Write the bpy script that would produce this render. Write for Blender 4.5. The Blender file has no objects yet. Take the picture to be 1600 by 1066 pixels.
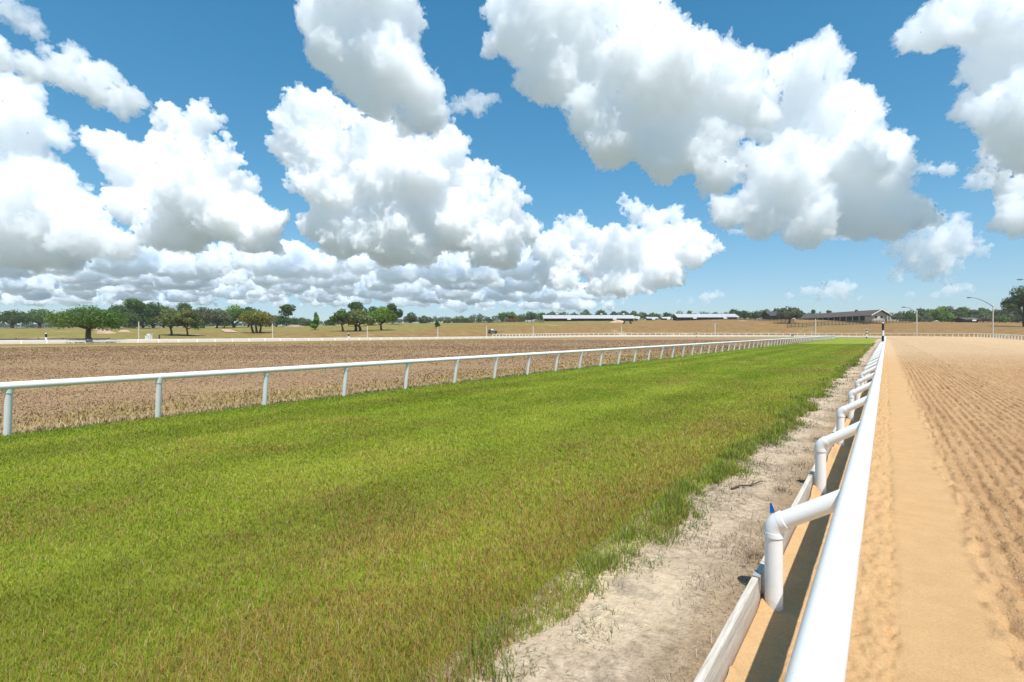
import bpy, bmesh, math, random
import numpy as np
from mathutils import Vector, Matrix

scene = bpy.context.scene
col = scene.collection
PI = math.pi
random.seed(7)
RNG = np.random.default_rng(11)

# ------------------------------------------------------------------ camera
FPX, CAMH, HOR = 770.0, 1.92, 520.0
YAW = math.atan(585 / FPX)
PITCH = math.atan(13 / FPX)
cam_d = bpy.data.cameras.new('camera')
cam = bpy.data.objects.new('camera', cam_d)
col.objects.link(cam)
cam_d.sensor_width = 36
cam_d.lens = FPX / 1600 * 36
cam_d.clip_start = 0.05
cam_d.clip_end = 90000
cam.location = (0, 0, CAMH)
cam.rotation_euler = (PI / 2 - PITCH, 0, YAW)
scene.camera = cam
FW = (-math.sin(YAW), math.cos(YAW))
RT = (math.cos(YAW), math.sin(YAW))


def world(px, z):
    xc = (px - 800) / FPX * z
    return FW[0] * z + RT[0] * xc, FW[1] * z + RT[1] * xc


def camco(x, y):
    return FW[0] * x + FW[1] * y, RT[0] * x + RT[1] * y


def height_at_row(py, z):
    return CAMH + (HOR - py) / FPX * z


# ------------------------------------------------------------------ numpy noise
def _hash(ix, iy, seed):
    h = (ix.astype(np.int64) * 374761393 + iy.astype(np.int64) * 668265263 + seed * 1442695041) & 0xffffffff
    h = ((h ^ (h >> 13)) * 1274126177) & 0xffffffff
    h = (h ^ (h >> 16)) & 0xffffff
    return h / float(0xffffff)


def vnoise(x, y, seed=0):
    x = np.asarray(x, float); y = np.asarray(y, float)
    ix = np.floor(x); iy = np.floor(y)
    fx = x - ix; fy = y - iy
    fx = fx * fx * (3 - 2 * fx); fy = fy * fy * (3 - 2 * fy)
    a = _hash(ix, iy, seed); b = _hash(ix + 1, iy, seed)
    c = _hash(ix, iy + 1, seed); d = _hash(ix + 1, iy + 1, seed)
    return (a * (1 - fx) + b * fx) * (1 - fy) + (c * (1 - fx) + d * fx) * fy


def fbm(x, y, seed=0, oct=4, gain=.5):
    s = 0; a = 1; t = 0
    for i in range(oct):
        s = s + a * vnoise(x * 2 ** i, y * 2 ** i, seed + i * 17); t += a; a *= gain
    return s / t


def sstep(a, b, x):
    t = np.clip((x - a) / (b - a), 0, 1)
    return t * t * (3 - 2 * t)


# ------------------------------------------------------------------ mesh helpers
def tag(o, label=None, cat=None, group=None, kind=None):
    if label: o['label'] = label
    if cat: o['category'] = cat
    if group: o['group'] = group
    if kind: o['kind'] = kind
    return o


def link(o, parent=None):
    col.objects.link(o)
    if parent: o.parent = parent
    return o


def empty(name, loc, rz=0.0):
    o = bpy.data.objects.new(name, None)
    o.location = loc; o.rotation_euler = (0, 0, rz)
    o.empty_display_size = .2
    return link(o)


def thing(name, label, cat, loc=(0, 0, 0), rz=0.0, group=None):
    return tag(empty(name, loc, rz), label, cat, group)


def npmesh(name, V, F, mat=None, smooth=False, col4=None):
    """V (n,3) array; F list of arrays, each (m,k) of vertex ids"""
    me = bpy.data.meshes.new(name)
    V = np.asarray(V, np.float32)
    me.vertices.add(len(V)); me.vertices.foreach_set('co', V.ravel())
    fl = [np.asarray(f, np.int32) for f in F if len(f)]
    loops = np.concatenate([f.ravel() for f in fl])
    tot = np.concatenate([np.full(len(f), f.shape[1], np.int32) for f in fl])
    start = np.concatenate([[0], np.cumsum(tot)[:-1]]).astype(np.int32)
    me.loops.add(len(loops)); me.loops.foreach_set('vertex_index', loops)
    me.polygons.add(len(tot)); me.polygons.foreach_set('loop_start', start)
    me.polygons.foreach_set('loop_total', tot)
    if smooth: me.polygons.foreach_set('use_smooth', np.ones(len(tot), bool))
    if col4 is not None:
        at = me.color_attributes.new('Col', 'FLOAT_COLOR', 'POINT')
        at.data.foreach_set('color', np.asarray(col4, np.float32).ravel())
    me.update(calc_edges=True); me.validate()
    if mat: me.materials.append(mat)
    return me


class MB:
    def __init__(self):
        self.v = []; self.f = []; self.sm = []

    def add(self, V, F, smooth=False):
        n = len(self.v)
        self.v += [tuple(p) for p in V]
        self.f += [tuple(i + n for i in f) for f in F]
        self.sm += [smooth] * len(F)

    def box(self, c, s, M=None, taper=1.0):
        V = []
        for z in (-.5, .5):
            k = taper if z > 0 else 1
            for x, y in ((-.5, -.5), (.5, -.5), (.5, .5), (-.5, .5)):
                p = Vector((x * s[0] * k, y * s[1] * k, z * s[2]))
                if M: p = M @ p
                V.append(p + Vector(c))
        self.add(V, [(3, 2, 1, 0), (4, 5, 6, 7), (0, 1, 5, 4), (1, 2, 6, 5), (2, 3, 7, 6), (3, 0, 4, 7)])

    def tube(self, pts, rad, seg=10, cap=True):
        pts = [Vector(p) for p in pts]
        if not hasattr(rad, '__len__'): rad = [rad] * len(pts)
        V = []; F = []
        up = None
        for i, p in enumerate(pts):
            a = pts[max(0, i - 1)]; b = pts[min(len(pts) - 1, i + 1)]
            t = (b - a).normalized()
            if up is None:
                up = Vector((0, 0, 1)) if abs(t.z) < .9 else Vector((1, 0, 0))
            u = (up - t * up.dot(t)).normalized(); w = t.cross(u); up = u
            for k in range(seg):
                an = 2 * PI * k / seg
                V.append(p + (u * math.cos(an) + w * math.sin(an)) * rad[i])
        for i in range(len(pts) - 1):
            for k in range(seg):
                k2 = (k + 1) % seg
                F.append((i * seg + k, i * seg + k2, (i + 1) * seg + k2, (i + 1) * seg + k))
        self.add(V, F, True)
        if cap:
            self.add(V[:seg], [tuple(reversed(range(seg)))]); self.add(V[-seg:], [tuple(range(seg))])

    def quad(self, pts): self.add(pts, [tuple(range(len(pts)))])

    def mesh(self, name, mat):
        me = bpy.data.meshes.new(name)
        me.from_pydata(self.v, [], self.f); me.update()
        me.polygons.foreach_set('use_smooth', self.sm)
        if mat: me.materials.append(mat)
        return me

    def build(self, name, mat, parent=None, bevel=0):
        o = bpy.data.objects.new(name, self.mesh(name, mat))
        if bevel:
            b = o.modifiers.new('bevel', 'BEVEL'); b.width = bevel; b.segments = 2; b.limit_method = 'ANGLE'
        return link(o, parent)


# ------------------------------------------------------------------ materials
def newmat(name):
    m = bpy.data.materials.new(name); m.use_nodes = True
    return m, m.node_tree.nodes, m.node_tree.links, m.node_tree.nodes['Principled BSDF']


def nd(n, t, **kw):
    o = n.new('ShaderNode' + t)
    for k, v in kw.items(): setattr(o, k, v)
    return o


def noise_node(n, L, vec, scale, detail=6, rough=.6):
    t = nd(n, 'TexNoise'); t.inputs['Scale'].default_value = scale
    t.inputs['Detail'].default_value = detail; t.inputs['Roughness'].default_value = rough
    L.new(vec, t.inputs['Vector'])
    return t


def ramp(n, L, fac, stops):
    r = nd(n, 'ValToRGB')
    e = r.color_ramp.elements
    while len(e) < len(stops): e.new(.5)
    for i, (p, c) in enumerate(stops):
        e[i].position = p; e[i].color = (*c, 1)
    L.new(fac, r.inputs[0])
    return r


def mixc(n, L, fac, a, b, mode='MIX'):
    m = nd(n, 'Mix', data_type='RGBA', blend_type=mode)
    for s, v in ((0, fac), (6, a), (7, b)):
        if hasattr(v, 'is_output') or isinstance(v, bpy.types.NodeSocket): L.new(v, m.inputs[s])
        elif isinstance(v, tuple): m.inputs[s].default_value = (*v, 1)
        else: m.inputs[s].default_value = v
    return m.outputs[2]


def ground_mat(name, layers, bump=(), rough=.95, stretch=(1, 1, 1)):
    """layers: [(scale, detail, stops)] blended in turn: first is base, the rest are (scale, detail, stops, lo, hi, maskscale)"""
    m, n, L, p = newmat(name)
    g = nd(n, 'NewGeometry')
    mp = nd(n, 'Mapping'); L.new(g.outputs['Position'], mp.inputs[0]); mp.inputs['Scale'].default_value = stretch
    vec = mp.outputs[0]
    c = None
    for ly in layers:
        t = noise_node(n, L, vec, ly[0], ly[1], .65)
        r = ramp(n, L, t.outputs[0], ly[2]).outputs[0]
        if c is None: c = r
        else:
            k = noise_node(n, L, g.outputs['Position'], ly[5], 5, .6)
            mr = nd(n, 'MapRange'); mr.inputs[1].default_value = ly[3]; mr.inputs[2].default_value = ly[4]
            L.new(k.outputs[0], mr.inputs[0])
            c = mixc(n, L, mr.outputs[0], c, r)
    L.new(c, p.inputs['Base Color'])
    p.inputs['Roughness'].default_value = rough
    p.inputs['Specular IOR Level'].default_value = .15
    prev = None
    for sc, dist in bump:
        t = noise_node(n, L, vec, sc, 5, .65)
        b = nd(n, 'Bump'); b.inputs['Distance'].default_value = dist; b.inputs['Strength'].default_value = 1
        L.new(t.outputs[0], b.inputs['Height'])
        if prev: L.new(prev, b.inputs['Normal'])
        prev = b.outputs[0]
    if prev: L.new(prev, p.inputs['Normal'])
    return m


def plain(name, c, rough=.6, var=.12, scale=3.0, spec=.3, metal=0, bump=0, dirt=None):
    m, n, L, p = newmat(name)
    g = nd(n, 'TexCoord')
    t = noise_node(n, L, g.outputs['Object'], scale, 5, .6)
    lo = tuple(max(0, v * (1 - var)) for v in c); hi = tuple(min(1, v * (1 + var)) for v in c)
    r = ramp(n, L, t.outputs[0], [(.3, lo), (.7, hi)]).outputs[0]
    if dirt:
        gg = nd(n, 'NewGeometry'); sx = nd(n, 'SeparateXYZ'); L.new(gg.outputs['Position'], sx.inputs[0])
        t2 = noise_node(n, L, gg.outputs['Position'], dirt[3], 5, .7)
        ma = nd(n, 'Math', operation='MULTIPLY_ADD'); L.new(t2.outputs[0], ma.inputs[0]); ma.inputs[1].default_value = dirt[2] * 2
        L.new(sx.outputs[2], ma.inputs[2])
        mr = nd(n, 'MapRange'); L.new(ma.outputs[0], mr.inputs[0])
        mr.inputs[1].default_value = dirt[1] + dirt[2]; mr.inputs[2].default_value = dirt[1] + dirt[2] * 2; mr.inputs[3].default_value = dirt[4]; mr.inputs[4].default_value = 0
        r = mixc(n, L, mr.outputs[0], r, dirt[0])
    L.new(r, p.inputs['Base Color'])
    p.inputs['Roughness'].default_value = rough; p.inputs['Specular IOR Level'].default_value = spec; p.inputs['Metallic'].default_value = metal
    if bump:
        b = nd(n, 'Bump'); b.inputs['Distance'].default_value = bump; L.new(t.outputs[0], b.inputs['Height']); L.new(b.outputs[0], p.inputs['Normal'])
    return m


def leaf_mat(name, trans=.35, rough=.6):
    """colour comes from the per-leaf colour of the mesh; thin leaves pass some light"""
    m, n, L, p = newmat(name)
    a = nd(n, 'Attribute', attribute_name='Col')
    oi = nd(n, 'ObjectInfo')
    p.inputs['Roughness'].default_value = rough; p.inputs['Specular IOR Level'].default_value = .2
    L.new(a.outputs[0], p.inputs['Base Color'])
    t = nd(n, 'BsdfTranslucent'); L.new(a.outputs[0], t.inputs[0])
    mx = nd(n, 'MixShader'); mx.inputs[0].default_value = trans
    L.new(p.outputs[0], mx.inputs[1]); L.new(t.outputs[0], mx.inputs[2])
    L.new(mx.outputs[0], n['Material Output'].inputs[0])
    return m


M_LEAF = leaf_mat('leaves', .45)
M_GRASS = leaf_mat('grass_blades', .45, .55)
M_DRY = leaf_mat('dry_blades', .15, .8)
M_BARK = plain('bark', (.10, .075, .05), .9, .35, 2.0, .1)
M_PVC = plain('white_pvc', (.80, .80, .79), .32, .02, 1.2, .45)
def pvc_wear(m):
    n = m.node_tree.nodes; L = m.node_tree.links; p = n['Principled BSDF']
    src = p.inputs['Base Color'].links[0].from_socket
    g = nd(n, 'NewGeometry'); mp = nd(n, 'Mapping'); L.new(g.outputs['Position'], mp.inputs[0]); mp.inputs['Scale'].default_value = (1, .35, 1)
    a = noise_node(n, L, mp.outputs[0], 3.2, 8, .72)
    ra = nd(n, 'MapRange'); L.new(a.outputs[0], ra.inputs[0]); ra.inputs[1].default_value = .52; ra.inputs[2].default_value = .72; ra.inputs[4].default_value = .38
    c = mixc(n, L, ra.outputs[0], src, (.56, .50, .42))
    b = noise_node(n, L, g.outputs['Position'], 120, 3, .6)
    k = noise_node(n, L, g.outputs['Position'], 1.4, 4, .6)
    mu = nd(n, 'Math', operation='MULTIPLY'); L.new(b.outputs[0], mu.inputs[0]); L.new(k.outputs[0], mu.inputs[1])
    rb = nd(n, 'MapRange'); L.new(mu.outputs[0], rb.inputs[0]); rb.inputs[1].default_value = .375; rb.inputs[2].default_value = .41; rb.inputs[4].default_value = .7
    c = mixc(n, L, rb.outputs[0], c, (.38, .27, .16))
    L.new(c, p.inputs['Base Color'])
    rr = nd(n, 'MapRange'); L.new(a.outputs[0], rr.inputs[0]); rr.inputs[3].default_value = .24; rr.inputs[4].default_value = .55
    L.new(rr.outputs[0], p.inputs['Roughness'])


pvc_wear(M_PVC)
M_PVCPOST = plain('white_pvc_post', (.77, .76, .73), .35, .03, 5, .4, dirt=((.40, .27, .15), .0, .10, 18, .75))
pvc_wear(M_PVCPOST)
M_PVCFAR = plain('aged_white_pvc', (.74, .73, .71), .4, .05, 5, .4, dirt=((.50, .43, .33), .04, .12, 14, .4))
M_WHITE = plain('white_paint', (.78, .77, .74), .5, .04, 2)
M_BLACK = plain('black_paint', (.02, .02, .022), .5, .2, 2)
M_STEEL = plain('galvanised_steel', (.60, .60, .58), .5, .08, 3, .5)
M_CONC = plain('pale_concrete', (.64, .57, .46), .8, .08, 3)
M_DARKWOOD = plain('dark_fence_board', (.07, .055, .045), .85, .3, 1.5)
M_METALROOF = plain('white_metal_roof', (.42, .425, .44), .4, .04, .3, .5)
M_BARNDARK = plain('dark_barn_wall', (.05, .04, .038), .85, .3, .8)
M_BROWNROOF = plain('brown_shingle_roof', (.095, .078, .066), .9, .18, .6)
M_ARM = plain('dull_grey_metal', (.20, .20, .20), .6, .1, 3, .4)
M_RAILCREAM = plain('cream_rail_paint', (.80, .78, .73), .6, .06, 2)
M_CREAM = plain('cream_wall', (.52, .47, .39), .8, .06, .6)
M_GLASSDARK = plain('dark_opening', (.025, .025, .03), .4, .1, 2)
M_GREENMETAL = plain('dark_green_paint', (.03, .075, .05), .5, .2, 2)
M_BLUE = plain('blue_plastic', (.012, .10, .42), .45, .1, 10)
M_BRACKET = plain('grey_bracket', (.33, .32, .30), .5, .1, 10, .5)

# board: weathered whitewashed timber with grain along it
def board_mat():
    m, n, L, p = newmat('weathered_board')
    g = nd(n, 'NewGeometry'); mp = nd(n, 'Mapping'); L.new(g.outputs['Position'], mp.inputs[0]); mp.inputs['Scale'].default_value = (30, 1.6, 30)
    t = noise_node(n, L, mp.outputs[0], 2.0, 8, .7)
    c = ramp(n, L, t.outputs[0], [(.25, (.30, .25, .19)), (.5, (.52, .47, .40)), (.72, (.66, .61, .54))]).outputs[0]
    t2 = noise_node(n, L, g.outputs['Position'], 7, 6, .7)
    sx = nd(n, 'SeparateXYZ'); L.new(g.outputs['Position'], sx.inputs[0])
    ma = nd(n, 'Math', operation='MULTIPLY_ADD'); L.new(t2.outputs[0], ma.inputs[0]); ma.inputs[1].default_value = .22; L.new(sx.outputs[2], ma.inputs[2])
    mr = nd(n, 'MapRange'); L.new(ma.outputs[0], mr.inputs[0]); mr.inputs[1].default_value = .13; mr.inputs[2].default_value = .26; mr.inputs[3].default_value = .75; mr.inputs[4].default_value = 0
    c = mixc(n, L, mr.outputs[0], c, (.45, .28, .17))
    L.new(c, p.inputs['Base Color']); p.inputs['Roughness'].default_value = .85; p.inputs['Specular IOR Level'].default_value = .2
    b = nd(n, 'Bump'); b.inputs['Distance'].default_value = .004; L.new(t.outputs[0], b.inputs['Height']); L.new(b.outputs[0], p.inputs['Normal'])
    return m


M_BOARD = board_mat()

# ------------------------------------------------------------------ the track's inner curve
CP = [(-.157, -80), (-.157, -40), (-.157, 0), (-.157, 40), (-.157, 80), (-.157, 120), (-.157, 150), (-.157, 178), (-3, 195), (-12, 210), (-28, 222), (-48, 227),
      (-68, 223), (-86, 211), (-97, 193), (-100, 170), (-100, 140), (-100, 110), (-101, 80), (-105, 50), (-112, 20), (-121, -10), (-132, -45), (-145, -80)]


def catmull(P, step=1.0):
    out = []
    P = [np.array(p, float) for p in P]
    P = [2 * P[0] - P[1]] + P + [2 * P[-1] - P[-2]]
    for i in range(1, len(P) - 2):
        n = max(2, int(np.linalg.norm(P[i + 1] - P[i]) / step))
        for k in range(n):
            t = k / n
            a, b, c, d = P[i - 1:i + 3]
            out.append(.5 * ((2 * b) + (c - a) * t + (2 * a - 5 * b + 4 * c - d) * t * t + (3 * b - a - 3 * c + d) * t ** 3))
    out.append(P[-2])
    return np.array(out)


IC = catmull(CP, .8)
IC[IC[:, 1] <= 165, 0] = np.where(IC[IC[:, 1] <= 165, 0] > -1, -.157, IC[IC[:, 1] <= 165, 0])
ICs = np.concatenate([[0], np.cumsum(np.linalg.norm(np.diff(IC, axis=0), axis=1))])
LTOT = ICs[-1]
S_CAM = 80.0           # arc length at the camera


def ic(s, d=0.0):
    """point at arc length s, offset d to the outside (right of travel)"""
    s = np.asarray(s, float)
    x = np.interp(s, ICs, IC[:, 0]); y = np.interp(s, ICs, IC[:, 1])
    x2 = np.interp(s + 1.5, ICs, IC[:, 0]); y2 = np.interp(s + 1.5, ICs, IC[:, 1])
    x1 = np.interp(s - 1.5, ICs, IC[:, 0]); y1 = np.interp(s - 1.5, ICs, IC[:, 1])
    tx, ty = x2 - x1, y2 - y1
    ln = np.hypot(tx, ty); tx /= ln; ty /= ln
    return x + ty * d, y - tx * d


def width(s):
    a = sstep(S_CAM + 120, S_CAM + 200, s)
    b = sstep(S_CAM + 290, S_CAM + 350, s)
    return 26 * (1 - a) + 21 * a * (1 - b) + 16 * b


def bank(s):
    a = sstep(S_CAM + 130, S_CAM + 190, s)
    b = sstep(S_CAM + 300, S_CAM + 360, s)
    return .15 + .6 * a * (1 - b * .6)


# ------------------------------------------------------------------ terrain
COLS = [
    (-400, 86, (130, 522), (220, 515), (330, 513), (600, 512)),
    (-67, 97, (140, 522), (220, 515), (330, 513), (600, 512)),
    (130, 107, (145, 522), (220, 515.5), (330, 513), (600, 511.5)),
    (270, 117, (150, 522), (210, 517), (320, 513), (600, 511)),
    (450, 133, (165, 520), (225, 514.5), (320, 511), (600, 509)),
    (600, 155, (185, 518), (230, 512), (285, 507), (400, 505.5)),
    (720, 182, (210, 515), (245, 509), (290, 505), (400, 504)),
    (850, 222, (245, 517), (275, 509), (330, 502.5), (450, 500)),
    (1000, 254, (272, 516), (300, 508.5), (360, 501), (450, 499.5)),
    (1150, 242, (262, 516), (295, 508), (350, 499.5), (450, 498.5)),
    (1300, 222, (245, 517), (280, 508), (310, 501), (450, 499)),
    (1450, 192, (220, 515), (275, 505.5), (330, 503), (450, 502)),
    (1600, 166, (200, 516), (260, 508), (320, 504), (450, 502)),
    (2100, 110, (160, 516), (230, 508), (320, 504), (450, 502)),
]
CPX = np.array([c[0] for c in COLS], float)
KZ = np.array([[c[1]] + [k[0] for k in c[2:]] + [900] for c in COLS], float)
KH = np.array([[0.0] + [height_at_row(k[1], k[0]) for k in c[2:]] + [height_at_row(c[5][1], 900)] for c in COLS], float)


def terrain(x, y):
    x = np.asarray(x, float); y = np.asarray(y, float)
    z, xc = camco(x, y)
    r = np.hypot(z, xc); a = np.arctan2(xc, z)
    amax = math.atan(1300 / FPX)
    ac = np.clip(a, -amax, amax)
    ze = np.maximum(r * np.cos(ac), .01)
    px = 800 + FPX * np.tan(ac)
    h = np.zeros_like(px)
    zk = [np.interp(px, CPX, KZ[:, i]) for i in range(6)]
    hk = [np.interp(px, CPX, KH[:, i]) for i in range(6)]
    for i in range(5):
        t = np.clip((ze - zk[i]) / (zk[i + 1] - zk[i]), 0, 1)
        if i == 0: t = t * t * (1.6 - .6 * t)
        h = h + (hk[i + 1] - hk[i]) * t
    amp = sstep(0, 40, ze - zk[0])
    h = h + amp * ((fbm(x / 23, y / 23, 5, 3) - .5) * 1.1 + (fbm(x / 4, y / 4, 9, 2) - .5) * .18)
    return h


def tz(x, y): return float(terrain(np.array([x]), np.array([y]))[0])


def ground_at(px, py, zmin=None):
    """first point along the pixel's ray that meets the rising terrain"""
    z0 = float(np.interp(px, CPX, KZ[:, 0])) if zmin is None else zmin
    zs = np.linspace(z0, 700, 1500)
    xs, ys = world(px, zs)
    hs = terrain(xs, ys)
    rows = HOR - (hs - CAMH) / zs * FPX
    k = np.argmax(rows <= py)
    if rows[k] > py: k = int(np.argmin(rows))
    return zs[k], xs[k], ys[k], hs[k]


def build_terrain():
    th = np.concatenate([np.linspace(-62, 62, 420), np.linspace(62, 298, 90)[1:-1]]) * PI / 180
    rr = np.concatenate([[1, 30, 60], np.linspace(75, 420, 190), np.geomspace(430, 45000, 40)])
    T, R = np.meshgrid(th, rr, indexing='ij')
    zc = R * np.cos(T); xc = R * np.sin(T)
    X = FW[0] * zc + RT[0] * xc; Y = FW[1] * zc + RT[1] * xc
    Z = terrain(X.ravel(), Y.ravel()).reshape(X.shape) - .06
    far = sstep(900, 6000, R)
    Z = Z * (1 - far * .7)
    nt, nr = X.shape
    idx = np.arange(nt * nr).reshape(nt, nr)
    i2 = np.roll(idx, -1, 0)
    F = np.stack([idx[:, :-1], idx[:, 1:], i2[:, 1:], i2[:, :-1]], -1).reshape(-1, 4)
    V = np.stack([X, Y, Z], -1).reshape(-1, 3)
    hub = np.array([[0, 0, -.06]])
    Vn = np.concatenate([V, hub]); c = len(V)
    F3 = np.stack([np.full(nt, c), idx[:, 0], i2[:, 0]], -1)
    m, n, L, p = newmat('dry_pasture')
    g = nd(n, 'NewGeometry')
    sx = nd(n, 'SeparateXYZ'); L.new(g.outputs['Position'], sx.inputs[0])
    fine = noise_node(n, L, g.outputs['Position'], .35, 8, .7)
    c1 = ramp(n, L, fine.outputs[0], [(.3, (.16, .092, .033)), (.5, (.24, .145, .054)), (.7, (.305, .192, .076))]).outputs[0]
    c2 = ramp(n, L, fine.outputs[0], [(.3, (.15, .13, .034)), (.5, (.215, .18, .05)), (.7, (.28, .215, .075))]).outputs[0]
    k = noise_node(n, L, g.outputs['Position'], .022, 5, .6)
    # the pasture on the west (toward -x) is greener than the hill
    ma = nd(n, 'MapRange'); L.new(sx.outputs[0], ma.inputs[0]); ma.inputs[1].default_value = -115; ma.inputs[2].default_value = -190; ma.inputs[3].default_value = -.17; ma.inputs[4].default_value = .20
    ad = nd(n, 'Math', operation='ADD'); L.new(k.outputs[0], ad.inputs[0]); L.new(ma.outputs[0], ad.inputs[1])
    mr = nd(n, 'MapRange'); L.new(ad.outputs[0], mr.inputs[0]); mr.inputs[1].default_value = .42; mr.inputs[2].default_value = .62
    cc = mixc(n, L, mr.outputs[0], c1, c2)
    k2 = noise_node(n, L, g.outputs['Position'], .06, 6, .6)
    mr2 = nd(n, 'MapRange'); L.new(k2.outputs[0], mr2.inputs[0]); mr2.inputs[1].default_value = .62; mr2.inputs[2].default_value = .72
    cc = mixc(n, L, mr2.outputs[0], cc, (.48, .32, .20))
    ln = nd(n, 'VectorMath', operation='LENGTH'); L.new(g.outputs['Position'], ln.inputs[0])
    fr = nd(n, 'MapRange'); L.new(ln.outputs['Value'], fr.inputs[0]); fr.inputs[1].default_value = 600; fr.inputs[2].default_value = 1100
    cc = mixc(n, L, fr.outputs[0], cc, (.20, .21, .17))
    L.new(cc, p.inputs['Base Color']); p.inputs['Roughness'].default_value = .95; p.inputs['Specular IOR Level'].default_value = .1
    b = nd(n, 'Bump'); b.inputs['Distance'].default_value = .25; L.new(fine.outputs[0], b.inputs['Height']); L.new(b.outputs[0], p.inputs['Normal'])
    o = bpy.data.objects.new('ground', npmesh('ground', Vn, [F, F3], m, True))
    tag(link(o), 'dry tan and olive pasture rising to a low hill', kind='structure')


build_terrain()

TURF_Z = .08
EDGE = -1.55      # where the turf stops (x), seen from the track
# ---------------- infield soil
def infield():
    s = np.arange(0, LTOT, 2.0)
    x, y = ic(s, -12.2)
    V = np.stack([x, y, np.full_like(x, .02)], -1)
    m = ground_mat('ploughed_soil', [
        (2.6, 8, [(.28, (.235, .142, .074)), (.45, (.285, .178, .097)), (.6, (.325, .21, .117)), (.75, (.37, .245, .142))]),
        (1.2, 8, [(.3, (.28, .18, .085)), (.6, (.38, .26, .13))], .50, .68, .09),
        (2.0, 6, [(.3, (.23, .13, .075)), (.7, (.31, .18, .105))], .56, .70, .17)],
        bump=((2.2, .05), (9, .03)), stretch=(1, .8, 1))
    o = bpy.data.objects.new('infield_soil', npmesh('infield_soil', V, [np.arange(len(V))[None, :]], m))
    tag(link(o), 'brown turned soil of the infield', kind='structure')


infield()


def strip(name, label, srange, d0, d1, z, mat, nd_=6, drop=.1):
    s = np.asarray(srange); ds = np.linspace(d0, d1, nd_)
    rows = []
    for d in ds:
        x, y = ic(s, d); rows.append(np.stack([x, y, np.full_like(x, z)], -1))
    a = rows[0].copy(); a[:, 2] -= drop; b = rows[-1].copy(); b[:, 2] -= drop
    rows = [a] + rows + [b]
    V = np.stack(rows, 1); ns, nc, _ = V.shape
    idx = np.arange(ns * nc).reshape(ns, nc)
    F = np.stack([idx[:-1, :-1], idx[:-1, 1:], idx[1:, 1:], idx[1:, :-1]], -1).reshape(-1, 4)
    o = bpy.data.objects.new(name, npmesh(name, V.reshape(-1, 3), [F], mat))
    return tag(link(o), label, kind='structure')


# turf base: green with mown bands running along the straight
def turf_mat():
    m, n, L, p = newmat('turf_base')
    g = nd(n, 'NewGeometry'); mp = nd(n, 'Mapping'); L.new(g.outputs['Position'], mp.inputs[0]); mp.inputs['Scale'].default_value = (1, .12, 1)
    band = noise_node(n, L, mp.outputs[0], .9, 3, .6)
    fine = noise_node(n, L, g.outputs['Position'], 9, 8, .75)
    cg = ramp(n, L, band.outputs[0], [(.3, (.205, .268, .020)), (.5, (.262, .322, .028)), (.7, (.32, .367, .039))]).outputs[0]
    pat = noise_node(n, L, g.outputs['Position'], .55, 6, .65)
    mr = nd(n, 'MapRange'); L.new(pat.outputs[0], mr.inputs[0]); mr.inputs[1].default_value = .5; mr.inputs[2].default_value = .7; mr.inputs[4].default_value = .7
    c = mixc(n, L, mr.outputs[0], cg, (.22, .17, .045))
    sx = nd(n, 'SeparateXYZ'); L.new(g.outputs['Position'], sx.inputs[0])
    far = nd(n, 'MapRange'); L.new(sx.outputs[0], far.inputs[0]); far.inputs[1].default_value = -40; far.inputs[2].default_value = -75
    c = mixc(n, L, far.outputs[0], c, (.27, .20, .065))
    r2 = ramp(n, L, fine.outputs[0], [(.25, (.45, .45, .45)), (.7, (1.15, 1.15, 1.15))]).outputs[0]
    c = mixc(n, L, 1.0, c, r2, 'MULTIPLY')
    L.new(c, p.inputs['Base Color']); p.inputs['Roughness'].default_value = .9; p.inputs['Specular IOR Level'].default_value = .1
    b = nd(n, 'Bump'); b.inputs['Distance'].default_value = .05; L.new(fine.outputs[0], b.inputs['Height']); L.new(b.outputs[0], p.inputs['Normal'])
    return m


SS = np.arange(S_CAM - 30, LTOT, 1.0)
strip('turf_course', 'green mown turf course', SS, -12.35, EDGE + .157 + .03, TURF_Z, turf_mat(), 8)
def verge_stain(m):
    n = m.node_tree.nodes; L = m.node_tree.links; p = n['Principled BSDF']
    src = p.inputs['Base Color'].links[0].from_socket
    g = nd(n, 'NewGeometry'); sx = nd(n, 'SeparateXYZ'); L.new(g.outputs['Position'], sx.inputs[0])
    t = noise_node(n, L, g.outputs['Position'], 2.2, 7, .7)
    ma = nd(n, 'Math', operation='MULTIPLY_ADD'); L.new(t.outputs[0], ma.inputs[0]); ma.inputs[1].default_value = .9; L.new(sx.outputs[0], ma.inputs[2])
    mr = nd(n, 'MapRange'); L.new(ma.outputs[0], mr.inputs[0]); mr.inputs[1].default_value = -.72; mr.inputs[2].default_value = -.36; mr.inputs[4].default_value = .85
    t2 = noise_node(n, L, g.outputs['Position'], 30, 6, .8)
    c2 = ramp(n, L, t2.outputs[0], [(.35, (.17, .115, .065)), (.6, (.36, .25, .145))]).outputs[0]
    c = mixc(n, L, mr.outputs[0], src, c2)
    t3 = noise_node(n, L, g.outputs['Position'], 1.1, 8, .75)
    mr3 = nd(n, 'MapRange'); L.new(t3.outputs[0], mr3.inputs[0]); mr3.inputs[1].default_value = .55; mr3.inputs[2].default_value = .68; mr3.inputs[4].default_value = .8
    c = mixc(n, L, mr3.outputs[0], c, (.17, .135, .10))
    L.new(c, p.inputs['Base Color'])
    return m


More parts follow.
